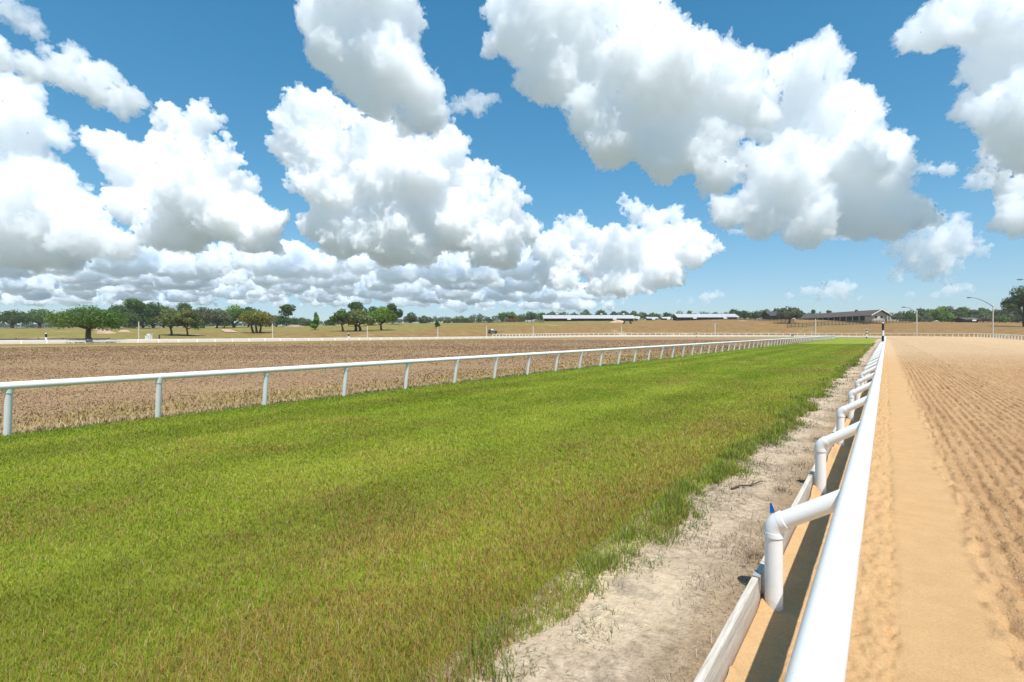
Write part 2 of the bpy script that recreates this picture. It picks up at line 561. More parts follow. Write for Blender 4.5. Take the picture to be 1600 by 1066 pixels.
M_DIRT = ground_mat('thatchy_dirt', [
    (14, 9, [(.25, (.21, .15, .095)), (.40, (.38, .285, .19)), (.55, (.51, .395, .275)), (.75, (.62, .49, .35))]),
    (20, 8, [(.3, (.13, .09, .06)), (.6, (.30, .22, .15))], .52, .64, 1.6),
    (9, 6, [(.3, (.54, .41, .26)), (.7, (.70, .55, .37))], .50, .62, .8)],
    bump=((6, .04), (45, .015)))
verge_stain(M_DIRT)
strip('dirt_verge', 'pale dirt verge between turf and kickboard', SS, EDGE + .157 - .42, -.535, TURF_Z + .004, M_DIRT, 12)


# ---------------- sand track
def sand_track():
    yy = [.3]
    while yy[-1] < 175: yy.append(yy[-1] + max(.011, .0068 * yy[-1]))
    s = np.concatenate([np.arange(S_CAM - 60, S_CAM + .3, 3.0), S_CAM + np.array(yy), np.arange(S_CAM + 176, LTOT, 1.5)])
    d1 = [-.52]
    while d1[-1] < 3.2: d1.append(d1[-1] + .016)
    while d1[-1] < 15: d1.append(d1[-1] + .038)
    d1 = np.array(d1)
    u2 = np.linspace(0, 1, 16)[1:]
    W = width(s)
    D = np.concatenate([np.repeat(d1[None, :], len(s), 0), d1[-1] + (W[:, None] - d1[-1]) * u2[None, :]], 1)
    S = np.repeat(s[:, None], D.shape[1], 1)
    X, Y = ic(S.ravel(), D.ravel())
    D = D.ravel(); S = S.ravel(); Ws = width(S)
    Z = bank(S) * np.clip(D / Ws, 0, 1) ** 1.3
    q = S - S_CAM
    # under the rail: small drifts and prints; a smooth dragged strip; then harrowed furrows
    x = D - .157
    wob = (fbm(q * 1.1, x * 0 + 3, 3, 3) - .5) * .22
    e1 = sstep(.10, .02, x + wob * .35) * sstep(-.62, -.3, x)
    e2 = sstep(.52, .86, x + wob)
    rip = fbm(x * 13 + q * 4, q * 8 - x * 3, 21, 4) - .5
    rdg = np.abs(fbm(x * 16 + q * 6, q * 13 - x * 5, 25, 3) - .5)
    Z += e1 * (rip * .05 - rdg * .115 + .013)
    Z += (fbm(x * 9, q * 6, 31, 4) - .5) * .006
    Z += .035 * np.exp(-((x + .672) / .045) ** 2)                       # drift against the kickboard
    lump = fbm(q * 3.1, x * 0, 77, 3)
    Z += .05 * np.exp(-((x + .665) / .05) ** 2) * sstep(.55, .75, lump)
    pit = np.clip(fbm(x * 30, q * 14, 41, 3) - .56, 0, 1)
    Z -= np.exp(-((x - .05 - wob * .15) / .035) ** 2) * (pit * .20 + .005)
    for k in range(0, 14):                                             # sand heaped round the post feet
        Z += .040 * np.exp(-(((x + .62) / .10) ** 2 + ((q - 3.79 - 3.05 * k) / .11) ** 2)) * (.6 + .8 * fbm(x * 14, q * 14, 111, 2))
    fur = np.sin(2 * PI * (x + .02 * np.sin(q * .35) + .022 * (fbm(x * 2, q * 1.1, 51, 2) - .5)) / .145)
    strength = .45 + .8 * fbm(x * .8, q * .35, 61, 3)
    clod = np.clip(fbm(x * 17, q * 13, 71, 3, .6) - .5, -.3, 1)
    clod2 = np.clip(fbm(x * 6.5, q * 4.2, 81, 3) - .54, 0, 1)
    hole = np.clip(fbm(x * 8.3, q * 4.5, 91, 3) - .60, 0, 1)
    Z += e2 * (fur * .015 * (.6 + .4 * strength) * (1 - sstep(9, 13, x)) + clod * .06 + clod2 * .065 - hole * .24 * strength)
    ed = np.exp(-((x - .66 + wob) / .05) ** 2)
    Z += ed * (np.clip(fbm(x * 12, q * 7, 101, 3) - .5, -.2, 1) * .17)
    nr = len(s); nc = len(d1) + len(u2)
    V = np.stack([X, Y, Z], -1).reshape(nr, nc, 3)
    sk = V[:, -1:, :].copy(); sk[:, :, 2] -= 1.2
    V = np.concatenate([V, sk], 1); nc += 1
    idx = np.arange(nr * nc).reshape(nr, nc)
    F = np.stack([idx[:-1, :-1], idx[:-1, 1:], idx[1:, 1:], idx[1:, :-1]], -1).reshape(-1, 4)
    m, n, L, p = newmat('racing_sand')
    g = nd(n, 'NewGeometry'); sx = nd(n, 'SeparateXYZ'); L.new(g.outputs['Position'], sx.inputs[0])
    fine = noise_node(n, L, g.outputs['Position'], 60, 6, .8)
    mid = noise_node(n, L, g.outputs['Position'], 3.5, 7, .7)
    smooth_c = ramp(n, L, mid.outputs[0], [(.3, (.49, .30, .14)), (.7, (.57, .36, .175))]).outputs[0]
    har_c = ramp(n, L, mid.outputs[0], [(.25, (.37, .215, .10)), (.5, (.49, .295, .145)), (.75, (.57, .365, .185))]).outputs[0]
    mst = nd(n, 'Mapping'); L.new(g.outputs['Position'], mst.inputs[0]); mst.inputs['Scale'].default_value = (6.5, .22, 1)
    stn = noise_node(n, L, mst.outputs[0], 1.0, 4, .6)
    str_c = ramp(n, L, stn.outputs[0], [(.35, (.82, .79, .76)), (.6, (1.06, 1.06, 1.06))]).outputs[0]
    har_c = mixc(n, L, .75, har_c, str_c, 'MULTIPLY')  # moist streaks in the colour also stand in for weak furrow shading
    wn = noise_node(n, L, g.outputs['Position'], 1.3, 6, .7)
    ma = nd(n, 'Math', operation='MULTIPLY_ADD'); L.new(wn.outputs[0], ma.inputs[0]); ma.inputs[1].default_value = .5; L.new(sx.outputs[0], ma.inputs[2])
    mr = nd(n, 'MapRange'); L.new(ma.outputs[0], mr.inputs[0]); mr.inputs[1].default_value = .80; mr.inputs[2].default_value = 1.08
    c = mixc(n, L, mr.outputs[0], smooth_c, har_c)
    # sand turns paler further up the straight and round the turn
    pn = noise_node(n, L, g.outputs['Position'], .07, 4, .6)
    my = nd(n, 'Math', operation='MULTIPLY_ADD'); L.new(pn.outputs[0], my.inputs[0]); my.inputs[1].default_value = 30; L.new(sx.outputs[1], my.inputs[2])
    mf = nd(n, 'MapRange'); L.new(my.outputs[0], mf.inputs[0]); mf.inputs[1].default_value = 52; mf.inputs[2].default_value = 78
    c = mixc(n, L, mf.outputs[0], c, (.56, .385, .22))
    mw = nd(n, 'MapRange'); L.new(sx.outputs[0], mw.inputs[0]); mw.inputs[1].default_value = 0; mw.inputs[2].default_value = -30
    c = mixc(n, L, mw.outputs[0], c, (.54, .45, .335))
    r2 = ramp(n, L, fine.outputs[0], [(.25, (.72, .72, .72)), (.65, (1.08, 1.08, 1.08))]).outputs[0]
    c = mixc(n, L, 1.0, c, r2, 'MULTIPLY')
    L.new(c, p.inputs['Base Color']); p.inputs['Roughness'].default_value = .95; p.inputs['Specular IOR Level'].default_value = .1
    b = nd(n, 'Bump'); b.inputs['Distance'].default_value = .006; L.new(fine.outputs[0], b.inputs['Height'])
    mp = nd(n, 'Mapping'); L.new(g.outputs['Position'], mp.inputs[0]); mp.inputs['Scale'].default_value = (1, .5, 1)
    cl = noise_node(n, L, mp.outputs[0], 9, 5, .7)
    b2 = nd(n, 'Bump'); L.new(mr.outputs[0], b2.inputs['Strength']); b2.inputs['Distance'].default_value = .08; L.new(cl.outputs[0], b2.inputs['Height']); L.new(b.outputs[0], b2.inputs['Normal'])
    L.new(b2.outputs[0], p.inputs['Normal'])
    o = bpy.data.objects.new('sand_track', npmesh('sand_track', V.reshape(-1, 3), [F], m, True))
    tag(link(o), 'orange tan sand track, smooth by the rail and harrowed beyond', kind='structure')


sand_track()


# ------------------------------------------------------------------ blades
def blades(name, X, Y, Zb, length, wid, lean, colr, mat, label, curl=1.0, flat=None):
    n = len(X)
    az = RNG.uniform(0, 2 * PI, n)
    fx, fy = np.cos(az), np.sin(az)                # lean direction
    ra = az + PI / 2 + RNG.normal(0, .5, n)        # width direction
    wx, wy = np.cos(ra) * wid / 2, np.sin(ra) * wid / 2
    ln = lean * RNG.uniform(.3, 1.5, n)
    hx = np.sin(ln) * length; hz = np.cos(ln) * length
    base = np.stack([X, Y, Zb], -1)
    mid = base + np.stack([fx * hx * .35, fy * hx * .35, hz * .6], -1)
    tip = base + np.stack([fx * hx * curl, fy * hx * curl, hz], -1)
    w = np.stack([wx, wy, np.zeros(n)], -1)
    V = np.stack([base - w, base + w, mid + w * .8, mid - w * .8, tip], 1).reshape(-1, 3)
    i = np.arange(n) * 5
    F4 = np.stack([i, i + 1, i + 2, i + 3], -1); F3 = np.stack([i + 3, i + 2, i + 4], -1)
    C = np.concatenate([colr, np.ones((n, 1))], 1)
    C = np.repeat(C[:, None, :], 5, 1).reshape(-1, 4)
    o = bpy.data.objects.new(name, npmesh(name, V, [F4, F3], mat, False, C))
    return tag(link(o), label, kind='stuff')


def scatter(zlo, zhi, dens, pxlo=-650, pxhi=1750):
    """uniform ground points in a wedge in front of the viewpoint"""
    a0 = math.atan((pxlo - 800) / FPX); a1 = math.atan((pxhi - 800) / FPX)
    area = .5 * (math.tan(a1) - math.tan(a0)) * (zhi ** 2 - zlo ** 2)
    n = int(area * dens)
    z = np.sqrt(RNG.uniform(zlo ** 2, zhi ** 2, n))
    t = RNG.uniform(math.tan(a0), math.tan(a1), n)
    return FW[0] * z + RT[0] * t * z, FW[1] * z + RT[1] * t * z, z


def lerp(a, b, t): return np.asarray(a)[None, :] * (1 - t[:, None]) + np.asarray(b)[None, :] * t[:, None]


def turf_grass():
    bins = [1.5, 3.5, 4.5, 6, 8, 10.5, 14, 19, 26, 36, 52, 80]
    xs, ys, zs = [], [], []
    for a, b in zip(bins[:-1], bins[1:]):
        zm = (a + b) / 2
        wd = np.clip(.0012 * zm, .0029, .07)
        lai = 1.55 if zm < 20 else (1.1 if zm < 40 else .8)
        x, y, z = scatter(a, b, lai / (.052 * wd))
        edge = EDGE + (fbm(y * .9, y * 0, 301, 3) - .5) * .5 - .04
        ok = (x < edge) & (x > -12.5) & (y > -6)
        xs.append(x[ok]); ys.append(y[ok]); zs.append(z[ok])
    x = np.concatenate(xs); y = np.concatenate(ys); z = np.concatenate(zs); n = len(x)
    print('turf blades', n)
    wid = np.clip(.0012 * z, .0029, .07) * RNG.uniform(.6, 1.4, n)
    big = fbm(x * .45, y * .22, 311, 4); med = fbm(x * 1.7, y * 1.3, 321, 3)
    length = .038 * RNG.uniform(.55, 1.45, n) * (.75 + .6 * med) * (1 + .55 * sstep(-4.5, -1.8, x))
    brown = sstep(-6.0, -2.0, x) * .62 + sstep(9, 3, z) * .30 - .05
    brown = np.clip(brown + (big - .5) * 1.7 + (med - .5) * .9, 0, 1) * .95
    edgeg = sstep(-2.15, -1.8, x) * sstep(.35, .65, fbm(x * 2.2, y * .8, 351, 3))                       # lush rim beside the dirt
    brown *= (1 - edgeg * .8)
    yel = np.clip(.45 + (fbm(x * .9, y * .6, 331, 3) - .5) * 1.5, 0, 1)
    band = vnoise(x * 1.5, y * .02, 341)                # mown bands along the straight
    c = lerp((.25, .315, .022), (.42, .44, .053), yel)
    lush = lerp((.25, .365, .026), (.355, .44, .040), yel)
    l = np.clip(sstep(14, 32, z) * .6 + edgeg * .8 + sstep(-11.2, -12.2, x) * .7, 0, 1)[:, None]
    c = c * (1 - l) + lush * l
    pick = RNG.uniform(0, 1, n) < brown * .75
    br = lerp((.34, .195, .05), (.47, .335, .105), RNG.uniform(0, 1, n))
    c = np.where(pick[:, None], br, c)
    straw = RNG.uniform(0, 1, n) < .05
    c = np.where(straw[:, None], np.array([.50, .41, .20])[None, :], c)
    c = c * (RNG.uniform(.86, 1.14, n) * (.82 + .36 * band))[:, None]
    blades('turf_grass', x, y, np.full(n, TURF_Z), length, wid, np.full(n, .72), c, M_GRASS, 'green and browning mown grass of the turf course')


turf_grass()


def edge_tufts():
    """taller clumps along the ragged rim of the turf, and loose runners on the dirt"""
    cy = np.concatenate([RNG.uniform(1.5, 14, 150), RNG.uniform(14, 45, 170), RNG.uniform(45, 110, 90)])
    cx = EDGE + (fbm(cy * .9, cy * 0, 301, 3) - .5) * .5 - RNG.uniform(-.05, .28, len(cy))
    nb = np.where(cy < 14, 55, np.where(cy < 45, 30, 16))
    size = RNG.uniform(.6, 1.35, len(cy))
    X = np.repeat(cx, nb); Y = np.repeat(cy, nb); S = np.repeat(size, nb); n = len(X)
    X = X + RNG.normal(0, .05, n) * S; Y = Y + RNG.normal(0, .06, n) * S
    z, _ = camco(X, Y)
    c = lerp((.17, .25, .025), (.33, .38, .055), RNG.uniform(0, 1, n)) * RNG.uniform(.7, 1.2, n)[:, None]
    bk = RNG.uniform(0, 1, n) < .18
    c = np.where(bk[:, None], np.array([.38, .28, .11])[None, :], c)
    blades('edge_grass', X, Y, np.full(n, TURF_Z), .13 * S * RNG.uniform(.5, 1.3, n), np.clip(.0013 * z, .005, .05), np.full(n, .6), c, M_GRASS,
           'taller bright green clumps along the turf edge')
    cy = np.concatenate([RNG.uniform(1.8, 10, 60), RNG.uniform(10, 40, 60)])
    cx = EDGE + (fbm(cy * .9, cy * 0, 301, 3) - .5) * .5 + RNG.uniform(-.02, .20, len(cy))
    X = np.repeat(cx, 40); Y = np.repeat(cy, 40); n = len(X)
    X = X + RNG.normal(0, .07, n); Y = Y + RNG.normal(0, .10, n); z, _ = camco(X, Y)
    c = lerp((.13, .18, .06), (.26, .28, .12), RNG.uniform(0, 1, n)) * RNG.uniform(.7, 1.25, n)[:, None]
    blades('creeping_grass', X, Y, np.full(n, TURF_Z + .006), .05 * RNG.uniform(.5, 1.5, n), np.clip(.0012 * z, .004, .04), np.full(n, 1.15), c, M_GRASS,
           'grey green creeping grass on the dirt beside the turf')


edge_tufts()


def thatch():
    xs = []; ys = []
    for a, b, d in ((2, 5, 2600), (5, 9, 1500), (9, 16, 700), (16, 34, 260), (34, 80, 60)):
        n = int((b - a) * 1.05 * d)
        xs.append(RNG.uniform(-1.80, -.73, n)); ys.append(RNG.uniform(a, b, n))
    X = np.concatenate(xs); Y = np.concatenate(ys)
    m = fbm(X * 2.2, Y * 1.6, 401, 4); keep = RNG.uniform(0, 1, len(X)) < sstep(.42, .66, m) * .62 + .04
    X, Y = X[keep], Y[keep]; n = len(X)
    z, _ = camco(X, Y)
    mm = fbm(X * 3 + 9, Y * 2.2, 411, 3)
    c = lerp((.24, .175, .115), (.56, .45, .33), np.clip(RNG.uniform(0, 1, n) * .8 + mm * .3, 0, 1)) * RNG.uniform(.6, 1.15, n)[:, None]
    blades('dry_thatch', X, Y, np.full(n, TURF_Z + .006), .055 * RNG.uniform(.4, 1.9, n), np.clip(.0011 * z, .0032, .04), np.full(n, 1.32), c, M_DRY,
           'dead grey thatch lying on the pale dirt verge')
    # a few darker dead clumps standing in it
    cy = np.array([4.35, 6.4, 9.9]); cx = np.array([-.84, -.95, -.9])
    X = np.repeat(cx, 130); Y = np.repeat(cy, 130); n = len(X)
    X = X + RNG.normal(0, .055, n); Y = Y + RNG.normal(0, .09, n)
    c = lerp((.09, .065, .045), (.30, .24, .17), RNG.uniform(0, 1, n))
    blades('dead_clumps', X, Y, np.full(n, TURF_Z + .004), .07 * RNG.uniform(.4, 1.5, n), np.full(n, .004), np.full(n, .95), c, M_DRY,
           'dark dead grass clumps on the dirt verge')


thatch()


def infield_litter():
    xs, ys, zs = [], [], []
    for a, b, d in ((8, 16, 300), (16, 26, 150), (26, 42, 70), (42, 70, 30), (70, 130, 10)):
        x, y, z = scatter(a, b, d, -650, 1500)
        ok = (x < -12.9) & (x > -88) & (y < 200)
        xs.append(x[ok]); ys.append(y[ok]); zs.append(z[ok])
    x = np.concatenate(xs); y = np.concatenate(ys); z = np.concatenate(zs); n = len(x)
    print('infield', n)
    near = sstep(-18.0, -13.6, x + (fbm(x * .0, y * .5, 505, 3) - .5) * 3)
    pat = fbm(x * .3, y * .3, 501, 4)
    c = lerp((.24, .150, .080), (.41, .275, .150), np.clip(RNG.uniform(0, 1, n) * .8 + (pat - .4), 0, 1))
    g = lerp((.27, .22, .065), (.44, .34, .13), RNG.uniform(0, 1, n))
    gk = RNG.uniform(0, 1, n) < near * .85 + sstep(.62, .75, pat) * .3 + sstep(-66, -84, x) * .9
    c = np.where(gk[:, None], g, c) * RNG.uniform(.7, 1.2, n)[:, None]
    ln = (.032 + .065 * near) * RNG.uniform(.5, 1.5, n) * np.clip(z / 26, 1, 2.2)
    blades('infield_stubble', x, y, np.full(n, .02), ln, np.clip(.0017 * z, .012, .14) * RNG.uniform(.6, 1.5, n), np.full(n, 1.2), c, M_DRY,
           'dry brown stubble over the infield soil')
    # pale straw line under the far rail and greener grass behind it
    y = np.concatenate([RNG.uniform(-2, 30, 15000), RNG.uniform(30, 150, 14000)]); n = len(y)
    x = -12.92 + RNG.normal(0, .10, n); z, _ = camco(x, y)
    c = lerp((.40, .30, .15), (.52, .42, .24), RNG.uniform(0, 1, n))
    blades('straw_edge', x, y, np.full(n, .05), .10 * RNG.uniform(.5, 1.5, n), np.clip(.0015 * z, .01, .1), np.full(n, .9), c, M_DRY, 'pale straw line along the foot of the far rail')


infield_litter()


# ------------------------------------------------------------------ rails
def elbow_path(a, b, c, r, n=6):
    """bend from a to c through corner b with fillet r"""
    a, b, c = Vector(a), Vector(b), Vector(c)
    u = (a - b).normalized(); v = (c - b).normalized()
    p0 = b + u * r; p2 = b + v * r
    return [p0.lerp(b, t).lerp(b.lerp(p2, t), t) for t in [i / n for i in range(n + 1)]]


def near_rail():
    R = .0705; PR = .057
    root = thing('rail_fence', 'nearest white tubular rail with bent gooseneck posts between dirt verge and sand track', 'rail fence', (-.157, 0, 0))
    L0, L1 = -6.0, 178.0
    mb = MB()
    ys = list(np.arange(L0, 16, .5)) + list(np.arange(16, L1, 4)) + [L1]
    mb.tube([(0, y, .90) for y in ys], R, 40)
    rail = mb.build('rail', M_PVC, root)
    # couplings where two lengths of pipe meet
    jm = MB(); jm.tube([(0, -.004, .90), (0, .004, .90)], R + .0012, 40)
    jmesh = jm.mesh('coupling', M_WHITE)
    for k in range(28):
        o = bpy.data.objects.new('coupling', jmesh); o.location = (0, 9.2 + 6.1 * k, 0); link(o, rail)
    sm_ = MB()
    for a_ in (.8,):
        c_ = Vector((math.sin(-.35) * R, 0, .90 + math.cos(.35) * R)); d_ = Vector((math.sin(-.35), 0, math.cos(.35)))
        q_ = c_ + Vector((0, (a_ - .8) * .12, 0)); sm_.tube([q_ - d_ * .002, q_ + d_ * .0025], .0045, 8)
    smesh = sm_.mesh('screw', M_STEEL)
    for k in range(58):
        o = bpy.data.objects.new('screw', smesh); o.location = (0, 3.79 + 3.05 * k, 0); link(o, rail)
    # post: upright, elbow, arm
    xb, he = -.445, .60
    pm = MB(); pm.tube([(0, 0, -.12), (0, 0, he - .05)], PR, 28); pmesh = pm.mesh('post', M_PVCPOST)
    top = Vector((0, 0, he)); end = Vector((-xb - .035, 0, .865))
    dirv = (end - top).normalized()
    em = MB(); em.tube(elbow_path((0, 0, 0), top, end, .055, 8), PR + .0055, 28)
    for q, ax in ((top + Vector((0, 0, -.066)), Vector((0, 0, 1))), (top + dirv * .066, dirv)):
        em.tube([q - ax * .016, q + ax * .014], PR + .0075, 28)
    emesh = em.mesh('elbow', M_PVC)
    am = MB(); am.tube([top + dirv * .045, end], PR, 28); amesh = am.mesh('arm', M_PVC)
    bm_ = MB(); bm_.box((0, 0, 0), (.042, 3.034, .30)); bmesh_ = bm_.mesh('board', M_BOARD)
    km = MB(); km.box((0, 0, .152), (.050, .10, .006)); km.box((.0235, 0, .10), (.005, .10, .10)); km.box((-.0235, 0, .10), (.005, .10, .10))
    kmesh = km.mesh('bracket', M_BRACKET)
    r = random.Random(3)
    for k in range(-1, 58):
        y = 3.79 + 3.05 * k
        p = bpy.data.objects.new('post', pmesh); p.location = (xb, y, 0); p.rotation_euler = (r.uniform(-.012, .012), r.uniform(-.015, .015), r.uniform(-.03, .03)); link(p, root)
        for nm, me in (('elbow', emesh), ('arm', amesh)):
            o = bpy.data.objects.new(nm, me); link(o, p)
        b = bpy.data.objects.new('board', bmesh_); b.location = (-.552, y + 1.525, .062 + r.uniform(-.008, .008)); b.rotation_euler = (r.uniform(-.002, .002), r.uniform(-.05, .03), r.uniform(-.002, .002)); link(b, root)
        o = bpy.data.objects.new('bracket', kmesh); o.location = (0, -1.525, 0); link(o, b)
        md = b.modifiers.new('bevel', 'BEVEL'); md.width = .004; md.segments = 2


near_rail()


def far_rail():
    root = thing('rail_fence', 'white rail on leaning posts along the infield side of the green turf', 'rail fence', (-12.5, 0, 0))
    R = .066
    ss = np.concatenate([np.arange(-8, 148, 3.0), np.arange(148, 215, 2.0)]) + S_CAM
    x, y = ic(ss, -12.17)
    mb = MB(); mb.tube([(a + 12.5, b, .985) for a, b in zip(x, y)], R, 18); mb.build('rail', M_PVC, root)
    pm = MB(); pm.tube([(0, 0, -.1), (.165, 0, .885)], .055, 16); pm.tube([(.153, 0, .80), (.169, 0, .925)], .062, 16)
    pmesh = pm.mesh('post', M_PVCFAR)
    r = random.Random(4)
    sp = [1.53 + 2.285 * k + S_CAM for k in range(-2, 86)]
    for s in sp:
        x, y = ic(s, -12.343); x2, y2 = ic(s, -11.343)
        p = bpy.data.objects.new('post', pmesh); p.location = (float(x) + 12.5, float(y), .06)
        p.rotation_euler = (r.uniform(-.02, .02), r.uniform(-.02, .02), math.atan2(float(y2 - y), float(x2 - x))); link(p, root)


far_rail()


def turn_rail():
    s0, s1 = S_CAM + 179, LTOT - 4
    root = thing('rail_fence', 'low white rail with pale kickboard on the inner edge of the far sand track', 'rail fence', (*[float(v) for v in ic((s0 + s1) / 2, 0)], 0))
    ox, oy = root.location.x, root.location.y
    ss = np.arange(s0, s1, 2.5); x, y = ic(ss, -.05)
    mb = MB(); mb.tube([(a - ox, b - oy, .64) for a, b in zip(x, y)], .075, 8); mb.build('rail', M_WHITE, root)
    x, y = ic(ss, -.35)
    mb = MB()
    for i in range(len(ss) - 1):
        a = Vector((x[i] - ox, y[i] - oy, .16)); b = Vector((x[i + 1] - ox, y[i + 1] - oy, .16)); d = (b - a).normalized(); nr = Vector((-d.y, d.x, 0)) * .03; u = Vector((0, 0, .2))
        mb.add([a - nr - u, b - nr - u, b + nr - u, a + nr - u, a - nr + u, b - nr + u, b + nr + u, a + nr + u], [(3, 2, 1, 0), (4, 5, 6, 7), (0, 1, 5, 4), (1, 2, 6, 5), (2, 3, 7, 6), (3, 0, 4, 7)])
    mb.build('board', M_CONC, root)
    pm = MB(); pm.tube([(0, 0, -.25), (0, 0, .42), (.3, 0, .62)], .075, 8); pmesh = pm.mesh('post', M_WHITE)
    sp = np.arange(s0, s1, 3.05); x, y = ic(sp, -.35); x2, y2 = ic(sp, .65); z, xc = camco(x, y)
    order = [i for i in np.argsort(z) if z[i] > 10 and abs(xc[i] / z[i]) < 1.12]
    rest = MB()
    for j, i in enumerate(order):
        if j < 100:
            o = bpy.data.objects.new('post', pmesh); o.location = (x[i] - ox, y[i] - oy, 0); o.rotation_euler = (0, 0, math.atan2(y2[i] - y[i], x2[i] - x[i])); link(o, root)
        else: rest.tube([(x[i] - ox, y[i] - oy, -.25), (x[i] - ox, y[i] - oy, .6)], .075, 6)
    if len(order) > 100:
        o = rest.build('distant_posts', M_WHITE, root); o['kind'] = 'stuff'


turn_rail()


def outer_rail():
    s0, s1 = S_CAM + 95, S_CAM + 372
    root = thing('rail_fence', 'white outer rail on closely set posts round the banked sand track, below the dry hill', 'rail fence', (*[float(v) for v in ic((s0 + s1) / 2, 10)], 0))
    ox, oy = root.location.x, root.location.y
    ss = np.arange(s0, s1, 2.5); W = width(ss) - .3; x, y = ic(ss, W); zz = bank(ss)
    mb = MB(); mb.tube([(a - ox, b - oy, c + .95) for a, b, c in zip(x, y, zz)], .075, 8); mb.build('rail', M_RAILCREAM, root)
    sp = np.arange(s0, s1, 2.1); x, y = ic(sp, width(sp) - .3); zz = bank(sp); z, xc = camco(x, y)
    px = 800 + FPX * xc / np.maximum(z, 1)
    vis = (z > 10) & (px > -60) & (px < 1680)
    order = np.argsort(np.where(vis, z, 1e6))
    pm = MB(); pm.box((0, 0, .32), (.17, .17, 1.15)); pmesh = pm.mesh('post', M_RAILCREAM)
    rest = MB()
    for j, i in enumerate(order):
        if not vis[i]: continue
        if j < 100:
            o = bpy.data.objects.new('post', pmesh); o.location = (x[i] - ox, y[i] - oy, zz[i]); link(o, root)
        else: rest.box((x[i] - ox, y[i] - oy, zz[i] + .32), (.17, .17, 1.15))
    o = rest.build('distant_posts', M_RAILCREAM, root); o['kind'] = 'stuff'


outer_rail()


def marker_pole(label, x, y, zb, h, r, bands):
    root = thing('striped_pole', label, 'marker pole', (x, y, zb))
    z = 0
    for frac, colr in bands:
        mb = MB(); mb.tube([(0, 0, z), (0, 0, z + frac * h)], r, 16)
        mb.build('band', M_BLACK if colr == 'b' else M_WHITE, root); z += frac * h
    cap = MB(); cap.tube([(0, 0, h), (0, 0, h + r * .5), (0, 0, h + r * .8)], [r, r * .8, r * .15], 16); cap.build('cap', M_WHITE, root)


marker_pole('tallest black and white striped pole, standing at the end of the nearest rail', -.36, 80, 0, 3.15, .125, [(.12, 'b'), (.10, 'w'), (.26, 'b'), (.22, 'w'), (.30, 'b')])
marker_pole('slim black and white pole at the far end of the turf', *[float(v) for v in ic(S_CAM + 200, -.4)], 0, 3.0, .2, [(.18, 'b'), (.32, 'w'), (.16, 'b'), (.16, 'w'), (.18, 'b')])
for px, z, h, lab in ((72, 92, 1.75, 'short black and white pole at the far rail left of the spreading oak'),
                      (545, 124, 1.7, 'small striped pole at the far rail below the oak cluster'),
                      (1088, 212, 1.9, 'tiny dark and white striped pole at the far rail below the second barn')):
    x, y = world(px, z); marker_pole(lab, x, y, 0, h, .16, [(.2, 'b'), (.4, 'w'), (.4, 'b')])

# blue marking flag behind the nearest post
fl = thing('marker_flag', 'small blue plastic marker poking up behind the nearest gooseneck post', 'marker flag', (-.668, 3.99, .08))
mb = MB(); mb.tube([(0, 0, 0), (0, 0, .585)], .0025, 6); mb.build('stake', M_STEEL, fl)
mb = MB()
for e in (-.0015, .0015): mb.add([(0, e, .52), (.034, e + .010, .53), (.026, e + .006, .56), (.010, e, .602), (0, e, .59)], [(0, 1, 2, 3, 4)])
mb.build('flag', M_BLUE, fl)


# a dry stick lying on the verge
stx = thing('dry_stick', 'long brown dry stick lying on the pale dirt verge by the turf edge', 'stick', (-1.42, 6.1, TURF_Z + .02), .5)
mb = MB(); mb.tube([(0, 0, 0), (.12, .10, .012), (.26, .16, .006), (.42, .30, .02), (.50, .34, .008)], [.012, .011, .009, .007, .003], 7); mb.build('stem', M_BARK, stx)
mb = MB(); mb.tube([(.26, .16, .006), (.33, .26, .03), (.36, .36, .02)], [.006, .005, .002], 6); mb.build('twig', M_BARK, stx)
# ------------------------------------------------------------------ trees
def leaf_cloud(lobes, n, size, base, rs, flat=.75):
    w = np.array([l[1][0] * l[1][1] for l in lobes]); w = w / w.sum()
    li = rs.choice(len(lobes), n, p=w)
    C = np.array([l[0] for l in lobes])[li]; Rr = np.array([l[1] for l in lobes])[li]
    d = rs.normal(0, 1, (n, 3)); d /= np.linalg.norm(d, axis=1)[:, None]
    rad = rs.uniform(.35, 1.0, n) ** .45
    bump = 1 + rs.normal(0, .10, n)
    P = C + d * Rr * (rad * bump)[:, None]
    nrm = d + rs.normal(0, .7, (n, 3)); nrm /= np.linalg.norm(nrm, axis=1)[:, None]
    t = np.cross(nrm, rs.normal(0, 1, (n, 3))); t /= np.linalg.norm(t, axis=1)[:, None]
    b = np.cross(nrm, t)
    s = (size * rs.uniform(.55, 1.5, n))[:, None]
    V = np.stack([P - t * s, P - b * s * .6, P + t * s, P + b * s * .55], 1).reshape(-1, 3)
    i = np.arange(n) * 4
    F = np.stack([i, i + 1, i + 2, i + 3], -1)
    lobe_tone = rs.uniform(.78, 1.22, len(lobes))[li]
    tone = rs.uniform(.65, 1.35, n) * lobe_tone
    hue = rs.normal(0, .12, n) + rs.normal(0, .08, len(lobes))[li]
    c = np.array(base)[None, :] * tone[:, None]
    c[:, 0] *= 1 + hue; c[:, 2] *= 1 - hue * .5
    c = np.clip(c, .004, .6)
    C4 = np.repeat(np.concatenate([c, np.ones((n, 1))], 1)[:, None, :], 4, 1).reshape(-1, 4)
    return V, F, C4


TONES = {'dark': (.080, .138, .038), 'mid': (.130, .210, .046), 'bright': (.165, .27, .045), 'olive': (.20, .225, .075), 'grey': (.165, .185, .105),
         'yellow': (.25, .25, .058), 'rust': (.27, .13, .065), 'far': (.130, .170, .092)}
tree_n = [0]


